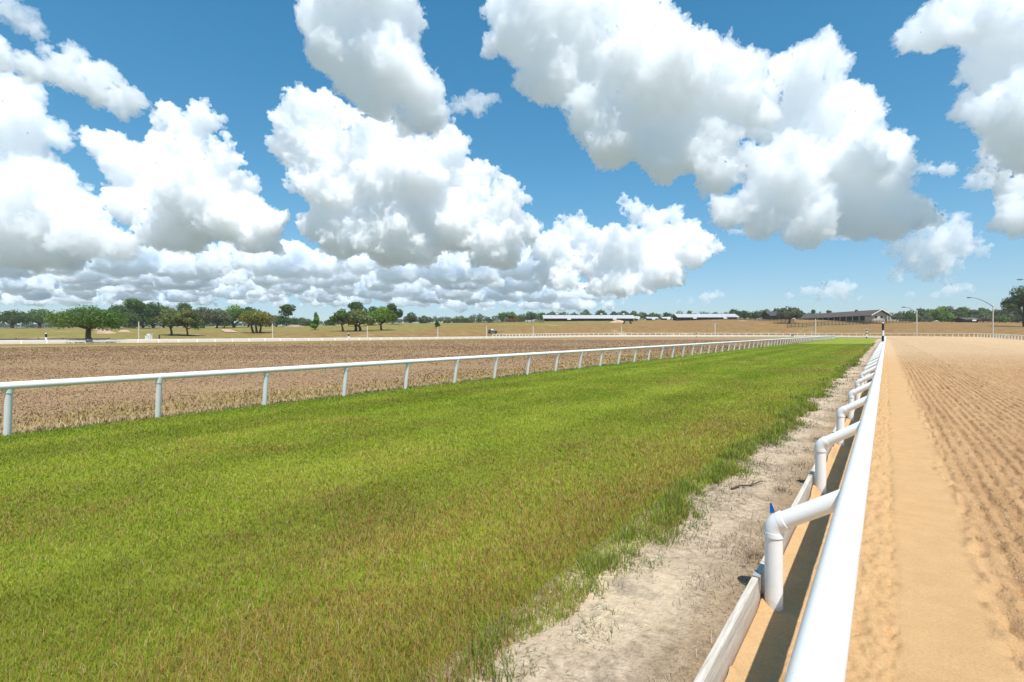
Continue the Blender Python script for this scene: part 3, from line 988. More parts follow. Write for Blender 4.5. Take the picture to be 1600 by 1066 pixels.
def tree(name, label, px, pyb, pyt, wpx, kind='oak', tone='mid', z=None, group=None, trunk_frac=None, cat='tree', trunks=1, zt=None):
    tree_n[0] += 1
    rs = np.random.default_rng(1000 + tree_n[0]); rd = random.Random(tree_n[0])
    if z is None: z, x, y, h = ground_at(px, pyb)
    else:
        x, y = world(px, z); h = tz(x, y)
    top = height_at_row(pyt, z)
    H = max(top - h, 1.5); W = wpx / FPX * z
    root = thing(name, label, cat, (float(x), float(y), float(h) - .1), 0, group)
    pxsz = z / FPX
    tf = trunk_frac if trunk_frac is not None else {'oak': .30, 'round': .26, 'cone': .14, 'tall': .42, 'bush': .0}[kind]
    cb = H * tf; ch = H - cb
    lobes = []
    if kind == 'cone':
        for i in range(12):
            t = i / 11; r = W / 2 * (1.0 - .72 * t) * (.65 if i == 0 else 1)
            a = rd.uniform(0, 6.28)
            lobes.append(((math.cos(a) * r * .35, math.sin(a) * r * .35, cb + ch * (.06 + .86 * t)), (r * .75, r * .75, ch * .13)))
    elif kind == 'tall':
        k = 11
        for i in range(k):
            t = rd.uniform(.05, 1); a = rd.uniform(0, 6.28); r = W / 2 * rd.uniform(.15, .75) * (1.1 - .45 * t)
            q = W * rd.uniform(.13, .24)
            lobes.append(((math.cos(a) * r, math.sin(a) * r, cb + ch * t - q * .45), (q, q, q * rd.uniform(.5, .8))))
        lobes.append(((0, 0, H - W * .16), (W * .2, W * .2, W * .15)))
    else:
        k = 17 if kind == 'oak' else 13
        for i in range(k):
            a = rd.uniform(0, 6.28); rr = math.sqrt(rd.uniform(0, 1))
            q = W * (rd.uniform(.12, .20) if kind == 'oak' else rd.uniform(.16, .24))
            rad = max(0, (W / 2 - q * .8) * rr)
            env = math.sqrt(max(.02, 1 - (rr * .93) ** 2))
            zt_ = cb + ch * (.28 + .72 * env * rd.uniform(.45, 1.0)) - q * .55
            lobes.append(((math.cos(a) * rad, math.sin(a) * rad, max(cb + q * .35, zt_)), (q, q, q * rd.uniform(.6, .85))))
        lobes.append(((rd.uniform(-.1, .1) * W, 0, H - W * .13), (W * .2, W * .2, W * .15)))
        if kind == 'oak':
            for sgn in (-1, 1):
                lobes.append(((RT[0] * sgn * W * .37, RT[1] * sgn * W * .37, cb + ch * rd.uniform(.2, .42)), (W * .14, W * .14, W * .10)))
    area = (wpx * max(3, (pyb - pyt) * (1 - tf)))
    n = int(np.clip(area * (3.2 if kind != 'tall' else 2.4), 300, 16000))
    size = max(.10, 1.25 * pxsz)
    V, F, C4 = leaf_cloud(lobes, n, size, TONES[tone], rs)
    V[:, 2] = np.maximum(V[:, 2], .15)
    o = bpy.data.objects.new('crown', npmesh('crown', V, [F], M_LEAF, False, C4)); link(o, root)
    if kind != 'bush':
        mb = MB()
        tr = max(.13, W * .032) * (1.25 if kind == 'oak' else 1)
        for q in range(trunks):
            off = Vector(((q - (trunks - 1) / 2) * tr * 3.2 * RT[0], (q - (trunks - 1) / 2) * tr * 3.2 * RT[1], 0))
            fork = Vector((rd.uniform(-.2, .2) * tr * 4, rd.uniform(-.2, .2) * tr * 4, max(cb * .85, .5))) + off * 1.3
            mid = off.lerp(fork, .5) + Vector((rd.uniform(-1, 1) * tr * .5, rd.uniform(-1, 1) * tr * .5, 0))
            mb.tube([off + Vector((0, 0, -.3)), off + Vector((0, 0, .15)), mid, fork], [tr * 1.5, tr * 1.12, tr * .9, tr * .8], 8)
            targets = rd.sample(lobes, min(len(lobes), 6 if trunks == 1 else 3))
            for c, rr in targets:
                e = Vector(c); m_ = fork.lerp(e, .5) + Vector((0, 0, -.05 * H + rd.uniform(0, .06) * H))
                mb.tube([fork, m_, e], [tr * .6, tr * .38, tr * .12], 6, False)
        mb.build('trunk', M_BARK, root)
    return root


def T(name, label, px, pyb, pyt, wpx, *a, **k):
    f = 1.3 if k.get('group') == 'trees of the right hand wood' else (1.32 if px < 640 and 20 < wpx < 60 else 1.12)
    return tree(name, label, px, pyb, pyt, wpx * f, *a, **k)


T('oak_tree', 'dark rounded tree at the far left edge, behind the dark paddock fence', 20, 513, 485, 42, 'oak', 'dark')
T('oak_tree', 'green rounded tree second from the left edge, behind the dark paddock fence', 62, 513, 483, 44, 'oak', 'mid')
T('oak_tree', 'wide spreading oak with forked trunk rising from the far white rail', 140, 537, 476, 90, 'oak', 'mid', z=88, trunk_frac=.47)
T('oak_tree', 'dark oak just behind the right side of the spreading oak', 184, 513, 477, 46, 'oak', 'dark', trunk_frac=.12)
T('pine_tree', 'tallest open crowned tree of the left grove, above the white timing stand', 209, 513, 468, 34, 'tall', 'mid', trunk_frac=.22)
T('oak_tree', 'dense dark tree between the tallest open crowned tree and the olive pair', 240, 512.5, 472, 40, 'round', 'dark', trunk_frac=.08)
T('oak_tree', 'low bushy green tree beneath the tallest open crowned tree', 222, 513, 484, 34, 'round', 'mid', trunk_frac=.05)
T('oak_tree', 'dark tree peeping over the gap of the olive pair', 288, 512, 474, 36, 'round', 'dark', trunk_frac=.1)
T('olive_tree', 'left tree of the olive green pair on the left pasture', 268, 524, 483, 40, 'round', 'olive', trunk_frac=.3)
T('olive_tree', 'right tree of the olive green pair on the left pasture', 293, 525, 481, 34, 'round', 'olive', trunk_frac=.28)
T('mossy_tree', 'greyish mossy tree right of the olive pair', 318, 513, 480, 38, 'oak', 'grey', trunk_frac=.2)
T('mossy_tree', 'browner greyish tree left of the pink dirt path', 339, 513, 482, 34, 'oak', 'grey', trunk_frac=.2)
T('oak_tree', 'full dark green oak above the pink dirt path', 366, 512, 477, 44, 'oak', 'bright', trunk_frac=.14)
T('oak_tree', 'dark oak between the full oak and the yellow green tree', 388, 511, 480, 34, 'round', 'dark', trunk_frac=.1)
T('crape_tree', 'yellow green tree with several trunks right of the pink dirt path', 401, 520, 483, 40, 'round', 'yellow', trunk_frac=.36, trunks=3)
T('mossy_tree', 'low grey tree behind the pole right of the yellow green tree', 432, 511, 492, 26, 'round', 'grey', trunk_frac=.1)
T('pine_tree', 'tall dark leaning tree with a high tuft, left of the small cone tree', 448, 511, 475, 26, 'tall', 'dark', trunk_frac=.3)
T('oak_tree', 'low dark tree at the foot of the tall leaning tree', 468, 509, 496, 30, 'round', 'dark', trunk_frac=.05)
T('young_tree', 'small bright green cone shaped tree alone on the pasture', 493, 515.5, 488, 17, 'cone', 'bright')
T('oak_tree', 'leftmost tree of the oak cluster on the hill foot', 536, 518, 483, 30, 'oak', 'mid', trunk_frac=.36)
T('mossy_tree', 'grey olive tree in the middle of the oak cluster', 559, 517.5, 484, 42, 'oak', 'olive', trunk_frac=.26, trunks=2)
T('oak_tree', 'tall dark tree behind the left of the oak cluster', 555, 510, 472, 32, 'tall', 'dark', trunk_frac=.3)
T('oak_tree', 'dark tree between the tall ones at the back of the oak cluster', 581, 508, 479, 26, 'round', 'dark', trunk_frac=.1)
T('oak_tree', 'bright green round tree at the right front of the oak cluster', 596, 516, 480, 38, 'round', 'bright', trunk_frac=.28)
T('oak_tree', 'dark tall tree at the right back of the oak cluster', 613, 507, 474, 28, 'round', 'dark', trunk_frac=.1)
T('young_tree', 'small dark tree like a bulb on the slope, right of the oak cluster', 683, 513.5, 499, 9, 'cone', 'dark', trunk_frac=.25)
for px, pt, w, tn, lb in ((108, 492, 30, 'dark', 'low dark tree behind the left side of the spreading oak'), (160, 484, 40, 'mid', 'green tree half hidden behind the crown of the spreading oak'),
                          (200, 486, 36, 'dark', 'low dark tree left behind the tallest open crowned tree'), (256, 478, 34, 'mid', 'green tree behind the left of the olive pair'),
                          (306, 484, 34, 'dark', 'dark tree filling the gap right of the olive pair'), (350, 488, 30, 'mid', 'low tree behind the browner mossy tree'),
                          (416, 488, 30, 'dark', 'low dark tree behind the yellow green tree'), (480, 498, 22, 'far', 'low pale tree between the tall leaning tree and the small cone tree')):
    T('oak_tree', lb, px, 512, pt, w, 'round', tn, z=345, trunk_frac=.05, group='trees of the left grove')
FAR = [(515, 509, 499, 18, 'dark'), (642, 506, 488.5, 24, 'far'), (666, 506, 494, 24, 'far'), (699, 505.5, 498, 14, 'far'), (713, 505.5, 497, 14, 'dark'), (728, 505, 497, 20, 'dark'),
       (748, 505, 497, 9, 'dark'), (764, 504.5, 497, 14, 'dark'), (786, 504, 488, 18, 'mid'), (800, 504, 488, 18, 'bright'), (813, 503.5, 493, 16, 'mid'),
       (829, 501, 487, 22, 'far'), (846, 500.5, 488, 22, 'mid'), (862, 500, 487, 22, 'far'), (879, 500, 489, 18, 'far'), (896, 500, 489, 18, 'far'), (914, 500, 484, 22, 'mid'), (938, 500, 484.5, 24, 'far'),
       (960, 500, 487, 14, 'far'), (975, 500, 485, 18, 'far'), (991, 500, 485.5, 18, 'mid'), (1006, 500, 489, 16, 'far'), (1022, 500, 488, 20, 'mid'), (1042, 500, 488, 12, 'dark')]
where = ['far dark tree low on the skyline right of the small cone tree', 'first pale green tree on the skyline right of the oak cluster', 'second pale tree on the skyline right of the oak cluster',
         'small far tree just right of the bulb shaped tree', 'small dark far tree on the hill crest, second right of the bulb shaped tree', 'dark bush like tree left end of the crest fence',
         'little dark tree on the crest fence', 'dark rounded tree on the crest left of the feathery tree', 'feathery open tree on the crest left of the rust bush', 'light green tree behind the rust bush',
         'green tree above the small white roofed shed', 'tree just left of the long white roofed barn', 'tree over the left end of the long white roofed barn',
         'tree behind the first cupola of the long white barn', 'low tree behind the left half of the long white barn', 'low tree left of the middle of the long white barn', 'tallest tree behind the middle of the long white barn',
         'broad tree behind the third cupola of the long white barn', 'small gap filling tree behind the right half of the long white barn', 'tree behind the fourth cupola of the long white barn',
         'tree above the right end of the long white barn', 'low tree between the two white barns, nearest the long one', 'green tree midway between the two white barns', 'small dark tree beside the left end of the shorter white barn']
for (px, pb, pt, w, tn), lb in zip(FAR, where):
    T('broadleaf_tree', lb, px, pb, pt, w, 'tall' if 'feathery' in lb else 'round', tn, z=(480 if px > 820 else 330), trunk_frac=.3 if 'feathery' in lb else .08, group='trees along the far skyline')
T('bush', 'rust brown bush on the crest left of the small shed', 803, 504, 497.5, 24, 'bush', 'rust', z=325, cat='bush')
T('broadleaf_tree', 'small tree top above the shorter white barn', 1078, 500, 486, 14, 'round', 'mid', z=480, trunk_frac=.1, group='trees along the far skyline')
RB = [(1118, 498, 488, 10, 'far'), (1146, 497, 483, 22, 'dark'), (1163, 497, 485, 20, 'dark'), (1180, 497, 485.5, 22, 'dark'), (1197, 497, 483, 22, 'dark'), (1214, 497, 482, 22, 'dark'), (1251, 499, 485, 14, 'dark')]
rbl = ['small pale tree behind the right part of the shorter white barn', 'dark tree at the right end of the shorter white barn', 'dark tree second right of the shorter white barn', 'dark tree midway between the shorter barn and the dark shed', 'dark tree just left of the dark shed roof',
       'dark tree behind the dark shed roof', 'dark tree between the big shade tree and the brown roofed barn']
for (px, pb, pt, w, tn), lb in zip(RB, rbl):
    T('broadleaf_tree', lb, px, pb, pt, w, 'round', tn, z=430, trunk_frac=.08, group='trees along the far skyline')
T('oak_tree', 'big grey green shade tree left of the brown roofed barn', 1233, 504.5, 479, 36, 'oak', 'grey', z=298, trunk_frac=.26)
T('broadleaf_tree', 'small tree top over the left half of the brown barn roof', 1270, 499, 484, 9, 'tall', 'dark', z=400, trunk_frac=.4, group='trees along the far skyline')
T('broadleaf_tree', 'small tree top over the middle of the brown barn roof', 1295, 499, 485, 12, 'round', 'dark', z=400, trunk_frac=.2, group='trees along the far skyline')
RT_ = [(1405, 486, 18, 'grey'), (1424, 485, 20, 'mid'), (1438, 482, 20, 'far'), (1453, 483, 20, 'mid'), (1470, 478.5, 26, 'bright'), (1487, 478.5, 24, 'far'), (1503, 480, 22, 'mid'), (1519, 484, 22, 'far'), (1536, 481, 22, 'mid'), (1553, 484, 22, 'far'), (1570, 482, 24, 'grey'), (1588, 480, 24, 'far'), (1612, 480, 30, 'mid')]
rtl = ['thin greyish tree right of the brown barn gable', 'first full tree of the right hand wood, beside the middle lamp post', 'pale tree second in the right hand wood', 'low green tree third in the right hand wood', 'tall light green tree at the middle of the right hand wood',
       'tall grey green tree just right of the middle of the right hand wood', 'green tree left of the open shed roof', 'low tree above the open shed roof', 'green tree left of the tall right lamp post', 'pale low tree right of the tall right lamp post', 'greyish tree between the tall right lamp post and the big edge tree', 'tree behind the big tree at the right edge', 'tree mostly cut by the right edge']
for (px, pt, w, tn), lb in zip(RT_, rtl):
    T('broadleaf_tree', lb, px, 503, pt, w, 'round', tn, z=345 + (px % 7) * 6, trunk_frac=.0, group='trees of the right hand wood')
for i, px in enumerate(range(1416, 1640, 15)):
    tree('bush', ['dark undergrowth bush at the foot of the right hand wood'][0], px, 503, 490 + (i * 7) % 4, 21, 'bush', ['dark', 'mid', 'grey'][i % 3], z=338 + (i % 2) * 4, group='bushes along the foot of the right hand wood', cat='bush')
T('oak_tree', 'big dark tree with drooping limbs at the right edge on the slope', 1602, 511.5, 448, 62, 'oak', 'dark', z=236, trunk_frac=.30)


# distant low woods along the horizon
def woods():
    rs = np.random.default_rng(77)
    Vs, Fs, Cs = [], [], []; off = 0
    for px in np.arange(-350, 2000, 7.0):
        z = 760 + rs.uniform(-60, 160)
        x, y = world(px, z); h = tz(x, y)
        top = rs.uniform(4, 9) if px < 620 else rs.uniform(7, 13)
        lob = [((x + rs.normal(0, 3), y + rs.normal(0, 3), h + top * rs.uniform(.3, .75)), (rs.uniform(3.5, 6), rs.uniform(3.5, 6), top * .38)) for _ in range(3)]
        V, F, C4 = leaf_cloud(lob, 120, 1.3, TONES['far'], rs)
        Vs.append(V); Fs.append(F + off); Cs.append(C4); off += len(V)
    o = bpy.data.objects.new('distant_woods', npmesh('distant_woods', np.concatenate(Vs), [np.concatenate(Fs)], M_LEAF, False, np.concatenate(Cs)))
    tag(link(o), 'low distant woods along the horizon', kind='stuff')


woods()


# ------------------------------------------------------------------ lamp posts and poles
def pole(label, px, ytop, arm=None, z=None, group='poles along the outside of the far track'):
    z0 = float(np.interp(px, CPX, KZ[:, 0])) + 2.5 if z is None else z
    x, y = world(px, z0); h = tz(x, y)
    H = height_at_row(ytop, z0) - h
    nm = 'street_lamp' if arm else 'pole'
    root = thing(nm, label, 'street lamp' if arm else 'pole', (x, y, h), 0, group)
    k = z0 / FPX
    mb = MB(); mb.tube([(0, 0, -.3), (0, 0, H)], [max(.13, .9 * k), max(.10, .7 * k)], 10); mb.build('post', M_CONC, root)
    mb = MB(); r = max(.13, .8 * k); mb.tube([(0, 0, H), (0, 0, H + .06), (0, 0, H + .15)], [r * 1.15, r * 1.15, r * .3], 10); mb.build('cap', M_STEEL, root)
    if arm:
        dx, dz = arm[0] * k, arm[1] * k
        pts = []
        for i in range(9):
            t = i / 8
            pts.append((RT[0] * dx * t, RT[1] * dx * t, H - .3 + (dz + .3) * (1 - (1 - t) ** 1.7)))
        mb = MB(); mb.tube(pts, [.13 - .05 * i / 8 for i in range(9)], 8); mb.build('arm', M_ARM, root)
        e = Vector(pts[-1]); d = Vector((RT[0] * (1 if dx > 0 else -1), RT[1] * (1 if dx > 0 else -1), 0))
        mb = MB(); mb.tube([e - d * .3 + Vector((0, 0, .02)), e, e + d * .9, e + d * 1.3], [.12, .26, .24, .1], 10)
        mb.build('lamp_head', M_ARM, root)


pole('pale pole behind the white timing stand at the left', 217, 504)
pole('pale pole right of the yellow green tree', 426, 507)
pole('pale pole in front of the oak cluster', 574, 510)
pole('pale pole beneath the small bulb shaped tree', 684, 512)
pole('pale pole beside the dark green cart', 760, 510)
pole('pale pole between the dark green cart and the long barn', 833, 510)
pole('pale pole below the right end of the long white barn', 971, 510)
pole('pale pole below the shorter white barn', 1117, 506)
pole('white pole in front of the brown roofed barn', 1274, 499)
pole('street lamp standing before the left of the right hand wood', 1432, 488, (-19, 8), z=198)
pole('tallest street lamp in full view, its arm reaching left, near the right edge', 1551, 478, (-36, 13), z=178)
pole('street lamp whose head alone shows at the right edge', 1640, 450, (-46, 13), z=150)
st = world(812 - 800 + 800, 222)
pole('short pale stub post right of the dark green cart', 812, 521, group='poles along the outside of the far track')


# ------------------------------------------------------------------ barns
def frame(px, z):
    x, y = world(px, z); return x, y, tz(x, y)


def long_barn(label, px0, px1, z, ridge0, eave, wall_bottom, depth=14, ncup=4, mat=None, lit=2):
    """barn whose long side faces the viewer: local x = along, local y = away"""
    xa, ya = world(px0, z); L = (px1 - px0) / FPX * z
    zb = height_at_row(wall_bottom, z) - .3
    root = thing('barn', label, 'barn', (xa, ya, zb), YAW)
    He = height_at_row(eave, z) - zb; Hr = height_at_row(ridge0, z + depth / 2) - zb
    mb = MB()
    mb.box((L / 2, depth / 2, He / 2 - .3), (L - 1.6, depth - 1.4, He + .4))
    for s in (.8, L - .8):
        mb.add([(s, .7, He - .1), (s, depth - .7, He - .1), (s, depth / 2, Hr - .15)], [(0, 1, 2)])
    mb.build('wall', M_BARNDARK, root)
    t = .18
    mb = MB(); m = .6
    for (y0, y1) in ((-m, depth / 2), (depth + m, depth / 2)):
        za = He - .1; zc = Hr
        mb.add([(-m, y0, za), (L + m, y0, za), (L + m, y1, zc), (-m, y1, zc), (-m, y0, za - t), (L + m, y0, za - t), (L + m, y1, zc - t), (-m, y1, zc - t)],
               [(0, 1, 2, 3), (7, 6, 5, 4), (0, 4, 5, 1), (1, 5, 6, 2), (2, 6, 7, 3), (3, 7, 4, 0)])
    roof = mb.build('roof', mat or M_METALROOF, root)
    for k in range(ncup):
        cx = L * (k + .6) / ncup
        c = MB(); c.box((cx, depth / 2, Hr + .35), (1.5, 1.5, 1.0)); c.add([(cx - .95, depth / 2 - .95, Hr + .85), (cx + .95, depth / 2 - .95, Hr + .85), (cx + .95, depth / 2 + .95, Hr + .85), (cx - .95, depth / 2 + .95, Hr + .85), (cx, depth / 2, Hr + 1.45)], [(0, 1, 4), (1, 2, 4), (2, 3, 4), (3, 0, 4)])
        c.build('cupola', M_CREAM, roof)
    n = max(1, int(L / 4.2))
    pm = MB(); pm.box((0, 0, He / 2), (.25, .25, He)); pme = pm.mesh('porch_post', M_DARKWOOD)
    for k in range(n + 1):
        o = bpy.data.objects.new('porch_post', pme); o.location = (L * k / n, -.25, -.3); link(o, root)
    for k in range(lit):
        w = MB(); w.box((L * (k + .55) / lit, -.55, He * .62), (2.6, .12, .9)); w.build('awning', M_WHITE, root)
    return root


long_barn('long white roofed barn with four roof vents on the hill crest', 850, 992, 345, 492.5, 497.4, 500.4, ncup=4)
long_barn('shorter white roofed barn at the centre of the hill crest', 1059, 1154, 352, 490.6, 495.6, 499.0, ncup=2)
long_barn('tiny white roofed shed left of the long white barn', 816, 834, 345, 500.3, 502.2, 503.8, depth=6, ncup=0, lit=1)
long_barn('low pale roofed shed close to the right end of the long white barn', 993, 999, 352, 494.2, 496.0, 499.0, depth=7, ncup=0, lit=1)
long_barn('low grey roofed shed left of the middle between the two white barns', 1012, 1028, 372, 495.4, 497.4, 500.2, depth=8, ncup=0, lit=1)
long_barn('low grey roofed shed next to the left end of the shorter white barn', 1036, 1051, 372, 495.4, 497.2, 500.2, depth=8, ncup=0, lit=1, mat=plain('pale_roof', (.5, .48, .46), .6))
long_barn('small dark open shed with pale roof among the right hand wood', 1508, 1531, 325, 496.3, 499.0, 503.0, depth=9, ncup=0, lit=1, mat=M_BROWNROOF)
long_barn('dark roofed shed behind the big shade tree left of the brown barn', 1204, 1236, 350, 486.8, 493.2, 497.6, depth=14, ncup=0, lit=0, mat=plain('dark_roof', (.06, .055, .055), .8))


def brown_barn():
    z1 = 285.0
    xa, ya = world(1362, z1)
    Wd = 27 / FPX * z1; Ln = 74.0
    zb = height_at_row(499.5, z1) - .4
    root = thing('barn', 'long brown roofed barn with cream gable and dark open stalls, right of the hill', 'barn', (xa, ya, zb), YAW)
    He = height_at_row(492.2, z1) - zb; Hr = height_at_row(484, z1) - zb
    # local x right, y away
    mb = MB()
    mb.box((Wd / 2, 3.6, He / 2 - .3), (Wd - 1.2, 6.0, He + .5))
    mb.add([(.6, .6, He - .1), (Wd - .6, .6, He - .1), (Wd / 2, .6, Hr - .2)], [(0, 1, 2)])
    mb.build('wall', M_CREAM, root)
    mb = MB(); mb.box((Wd / 2, 6.7 + (Ln - 7) / 2, He / 2 - .3), (Wd - 3.5, Ln - 7.4, He + .4)); mb.build('stall_wall', M_BARNDARK, root)
    mb = MB(); mb.box((Wd / 2, Ln + .35, He / 2 - .3), (Wd - 1.0, 1.4, He + .5)); mb.build('end_wall', M_CREAM, root)
    mb = MB(); m = .9; t = .22
    for (x0, x1) in ((-m, Wd / 2), (Wd + m, Wd / 2)):
        za = He - .25; zc = Hr + .05
        mb.add([(x0, -m, za), (x0, Ln + m, za), (x1, Ln + m, zc), (x1, -m, zc), (x0, -m, za - t), (x0, Ln + m, za - t), (x1, Ln + m, zc - t), (x1, -m, zc - t)],
               [(0, 1, 2, 3), (7, 6, 5, 4), (0, 4, 5, 1), (1, 5, 6, 2), (2, 6, 7, 3), (3, 7, 4, 0)])
    roof = mb.build('roof', M_BROWNROOF, root)
    mb = MB(); mb.box((Wd / 2, 20, Hr + .3), (1.2, 1.6, 1.2), None, .7); mb.build('roof_vent', M_BROWNROOF, roof)
    fm = MB(); a = (-m, -m - .06, He - .3); b = (Wd / 2, -m - .06, Hr + .02); c = (Wd + m, -m - .06, He - .3)
    fm.tube([a, b], .2, 6); fm.tube([b, c], .2, 6); fm.build('fascia', M_WHITE, roof)
    for xx in (4.4, 7.6):
        w = MB(); w.box((xx - 1.6, .53, He * .62), (1.1, .16, 1.3)); w.build('window', M_GLASSDARK, root)
    pm = MB(); pm.box((0, 0, He / 2 - .2), (.4, .4, He)); pme = pm.mesh('porch_post', M_CREAM)
    for k in range(12):
        o = bpy.data.objects.new('porch_post', pme); o.location = (-.3, 10 + k * 5.7, 0); link(o, root)
    for k in range(2):
        o = bpy.data.objects.new('porch_post', pme); o.location = (Wd + .3 - 1.7 * k, -.3, 0); link(o, root)


brown_barn()


# ------------------------------------------------------------------ dark paddock fences
def paddock_fence(label, pts, hgt, spacing, nb=3, mat=None, pw=.22):
    P = [Vector((*world(px, z), 0)) for px, z in pts]
    out = []
    for a, b in zip(P[:-1], P[1:]):
        n = max(1, int((b - a).length / spacing))
        out += [a.lerp(b, k / n) for k in range(n)]
    out.append(P[-1])
    for p in out: p.z = tz(p.x, p.y)
    base = out[len(out) // 2].copy()
    root = thing('paddock_fence', label, 'fence', base)
    pm = MB(); pm.box((0, 0, hgt / 2 - .15), (pw, pw, hgt + .4)); pme = pm.mesh('post', mat or M_DARKWOOD)
    for p in out[:100]:
        o = bpy.data.objects.new('post', pme); o.location = p - base; link(o, root)
    for k in range(nb):
        mb = MB(); hz = hgt * (k + .7) / (nb)
        for a, b in zip(out[:-1], out[1:]):
            a2 = a - base + Vector((0, 0, hz - .1)); b2 = b - base + Vector((0, 0, hz - .1))
            d = (b2 - a2).normalized(); nrm = Vector((-d.y, d.x, 0)) * .05; u = Vector((0, 0, .13))
            mb.add([a2 - nrm - u, b2 - nrm - u, b2 + nrm - u, a2 + nrm - u, a2 - nrm + u, b2 - nrm + u, b2 + nrm + u, a2 + nrm + u],
                   [(3, 2, 1, 0), (4, 5, 6, 7), (0, 1, 5, 4), (1, 2, 6, 5), (2, 3, 7, 6), (3, 0, 4, 7)])
        mb.build('board', mat or M_DARKWOOD, root)


paddock_fence('dark board fence along the slope below the brown roofed barn', [(1230, 268), (1300, 276), (1425, 290)], 2.3, 2.4, 3, plain('grey_brown_board', (.10, .085, .065), .9, .3))
paddock_fence('dark post fence in front of the right hand wood', [(1535, 330), (1620, 300), (1690, 285)], 1.8, 3.2, 2)
paddock_fence('dark fence from the shorter white barn down to the big shade tree', [(1135, 352), (1180, 335), (1240, 305)], 2.0, 3.0, 3)
paddock_fence('dark fence along the hill crest left of the long white barn', [(700, 292), (770, 300), (850, 318)], 1.7, 3.0, 3)
paddock_fence('dark fence low on the horizon behind the left pasture', [(-120, 325), (0, 325), (85, 330)], 1.6, 3.0, 3)
paddock_fence('low dark board edging at the left outside the far track', [(-90, 94.5), (60, 103), (170, 109)], .75, 3.0, 2)


# ------------------------------------------------------------------ small things by the far track
def mound(name, label, px, pyc, wpx, hpx, mat, z=None, dpt=1.0, cat='mound', seed=1):
    if z is None: z, x, y, h = ground_at(px, pyc)
    else: x, y = world(px, z); h = tz(x, y)
    k = z / FPX; W = wpx * k; H = hpx * k; Dp = W * dpt
    n = 40; V = []; F = []
    rs = np.random.default_rng(seed)
    for i in range(n + 1):
        for j in range(n + 1):
            u = i / n * 2 - 1; v = j / n * 2 - 1
            r = math.hypot(u, v); e = max(0, 1 - r * r)
            hh = H * e ** .8 * (.75 + .5 * float(fbm(np.array([u * 3 + seed]), np.array([v * 3]), seed, 3)[0]))
            V.append((RT[0] * u * W / 2 + FW[0] * v * Dp / 2, RT[1] * u * W / 2 + FW[1] * v * Dp / 2, hh - .15))
    for i in range(n):
        for j in range(n): F.append((i * (n + 1) + j, (i + 1) * (n + 1) + j, (i + 1) * (n + 1) + j + 1, i * (n + 1) + j + 1))
    me = bpy.data.meshes.new(name); me.from_pydata(V, [], F); me.update(); me.polygons.foreach_set('use_smooth', [True] * len(F)); me.materials.append(mat)
    o = bpy.data.objects.new(name, me); o.location = (x, y, h); tag(link(o), label, cat); return o


M_PINK = ground_mat('pink_clay', [(.6, 7, [(.3, (.42, .27, .18)), (.7, (.56, .38, .27))])], bump=((2, .1),))
mound('dark_heap', 'small dark brown heap on the far rail before the white pole', 1238, 524, 8, 4.2, plain('dark_soil', (.035, .02, .014), .95, .3, 1.5), z=208, dpt=.8, seed=3)
# dirt ramp at the left: a sloping pink bank with a shaded side
def ramp_bank():
    z = 150.0; k = z / FPX
    pts_top = [(148, 514.2), (158, 514.0), (172, 517.5), (188, 523.5)]
    x0, y0 = world(170, z); h0 = tz(x0, y0)
    V = []
    for (px, py) in pts_top:
        for dz_, dh in ((0, 0), (9, .15)):
            x, y = world(px, z + dz_); V.append((x - x0, y - y0, height_at_row(py, z) + dh - h0))
    for (px, py) in [(152, 515.5), (164, 519.5), (178, 524.5), (192, 525.5)]:
        x, y = world(px, z - 5); V.append((x - x0, y - y0, height_at_row(py + 1.0, z - 5) - h0))
    for (px, py) in pts_top:
        for dz_ in (-5.5, 10):
            x, y = world(px, z + dz_); V.append((x - x0, y - y0, -2.0))
    F = [(0, 2, 3, 1), (2, 4, 5, 3), (4, 6, 7, 5), (8, 9, 2, 0), (9, 10, 4, 2), (10, 11, 6, 4),
         (12, 14, 9, 8), (14, 16, 10, 9), (16, 18, 11, 10), (18, 19, 7, 6), (18, 6, 11), (13, 12, 8, 0, 1)]
    me = bpy.data.meshes.new('dirt_ramp'); me.from_pydata(V, [], F); me.update(); me.materials.append(M_PINK)
    o = bpy.data.objects.new('dirt_ramp', me); o.location = (x0, y0, h0); tag(link(o), 'pink clay ramp sloping down to the track right of the spreading oak', 'dirt ramp')


ramp_bank()


def patch(name, label, quad, mat):
    V = []
    n = 14
    for i in range(n + 1):
        for j in range(n + 1):
            u, v = i / n, j / n
            px = (quad[0][0] * (1 - u) + quad[1][0] * u) * (1 - v) + (quad[3][0] * (1 - u) + quad[2][0] * u) * v
            py = (quad[0][1] * (1 - u) + quad[1][1] * u) * (1 - v) + (quad[3][1] * (1 - u) + quad[2][1] * u) * v
            z, x, y, h = ground_at(px, py); V.append((x, y, h + .12))
    F = [(i * (n + 1) + j, (i + 1) * (n + 1) + j, (i + 1) * (n + 1) + j + 1, i * (n + 1) + j + 1) for i in range(n) for j in range(n)]
    me = bpy.data.meshes.new(name); me.from_pydata(V, [], F); me.update(); me.materials.append(mat)
    tag(link(bpy.data.objects.new(name, me)), label, kind='structure')


patch('dirt_path', 'pink dirt path on the left pasture', [(344, 515), (360, 515), (372, 519.5), (352, 519.5)], M_PINK)
mound('dirt_heap', 'orange soil heap behind the pink clay ramp', 194, 517, 16, 3, M_PINK, z=190, seed=5)
mound('dirt_heap', 'rubble heap on the crest left of the small cone tree', 460, 511, 32, 4, plain('rubble', (.28, .20, .15), .95, .35, .5), z=300, seed=6, dpt=.5)

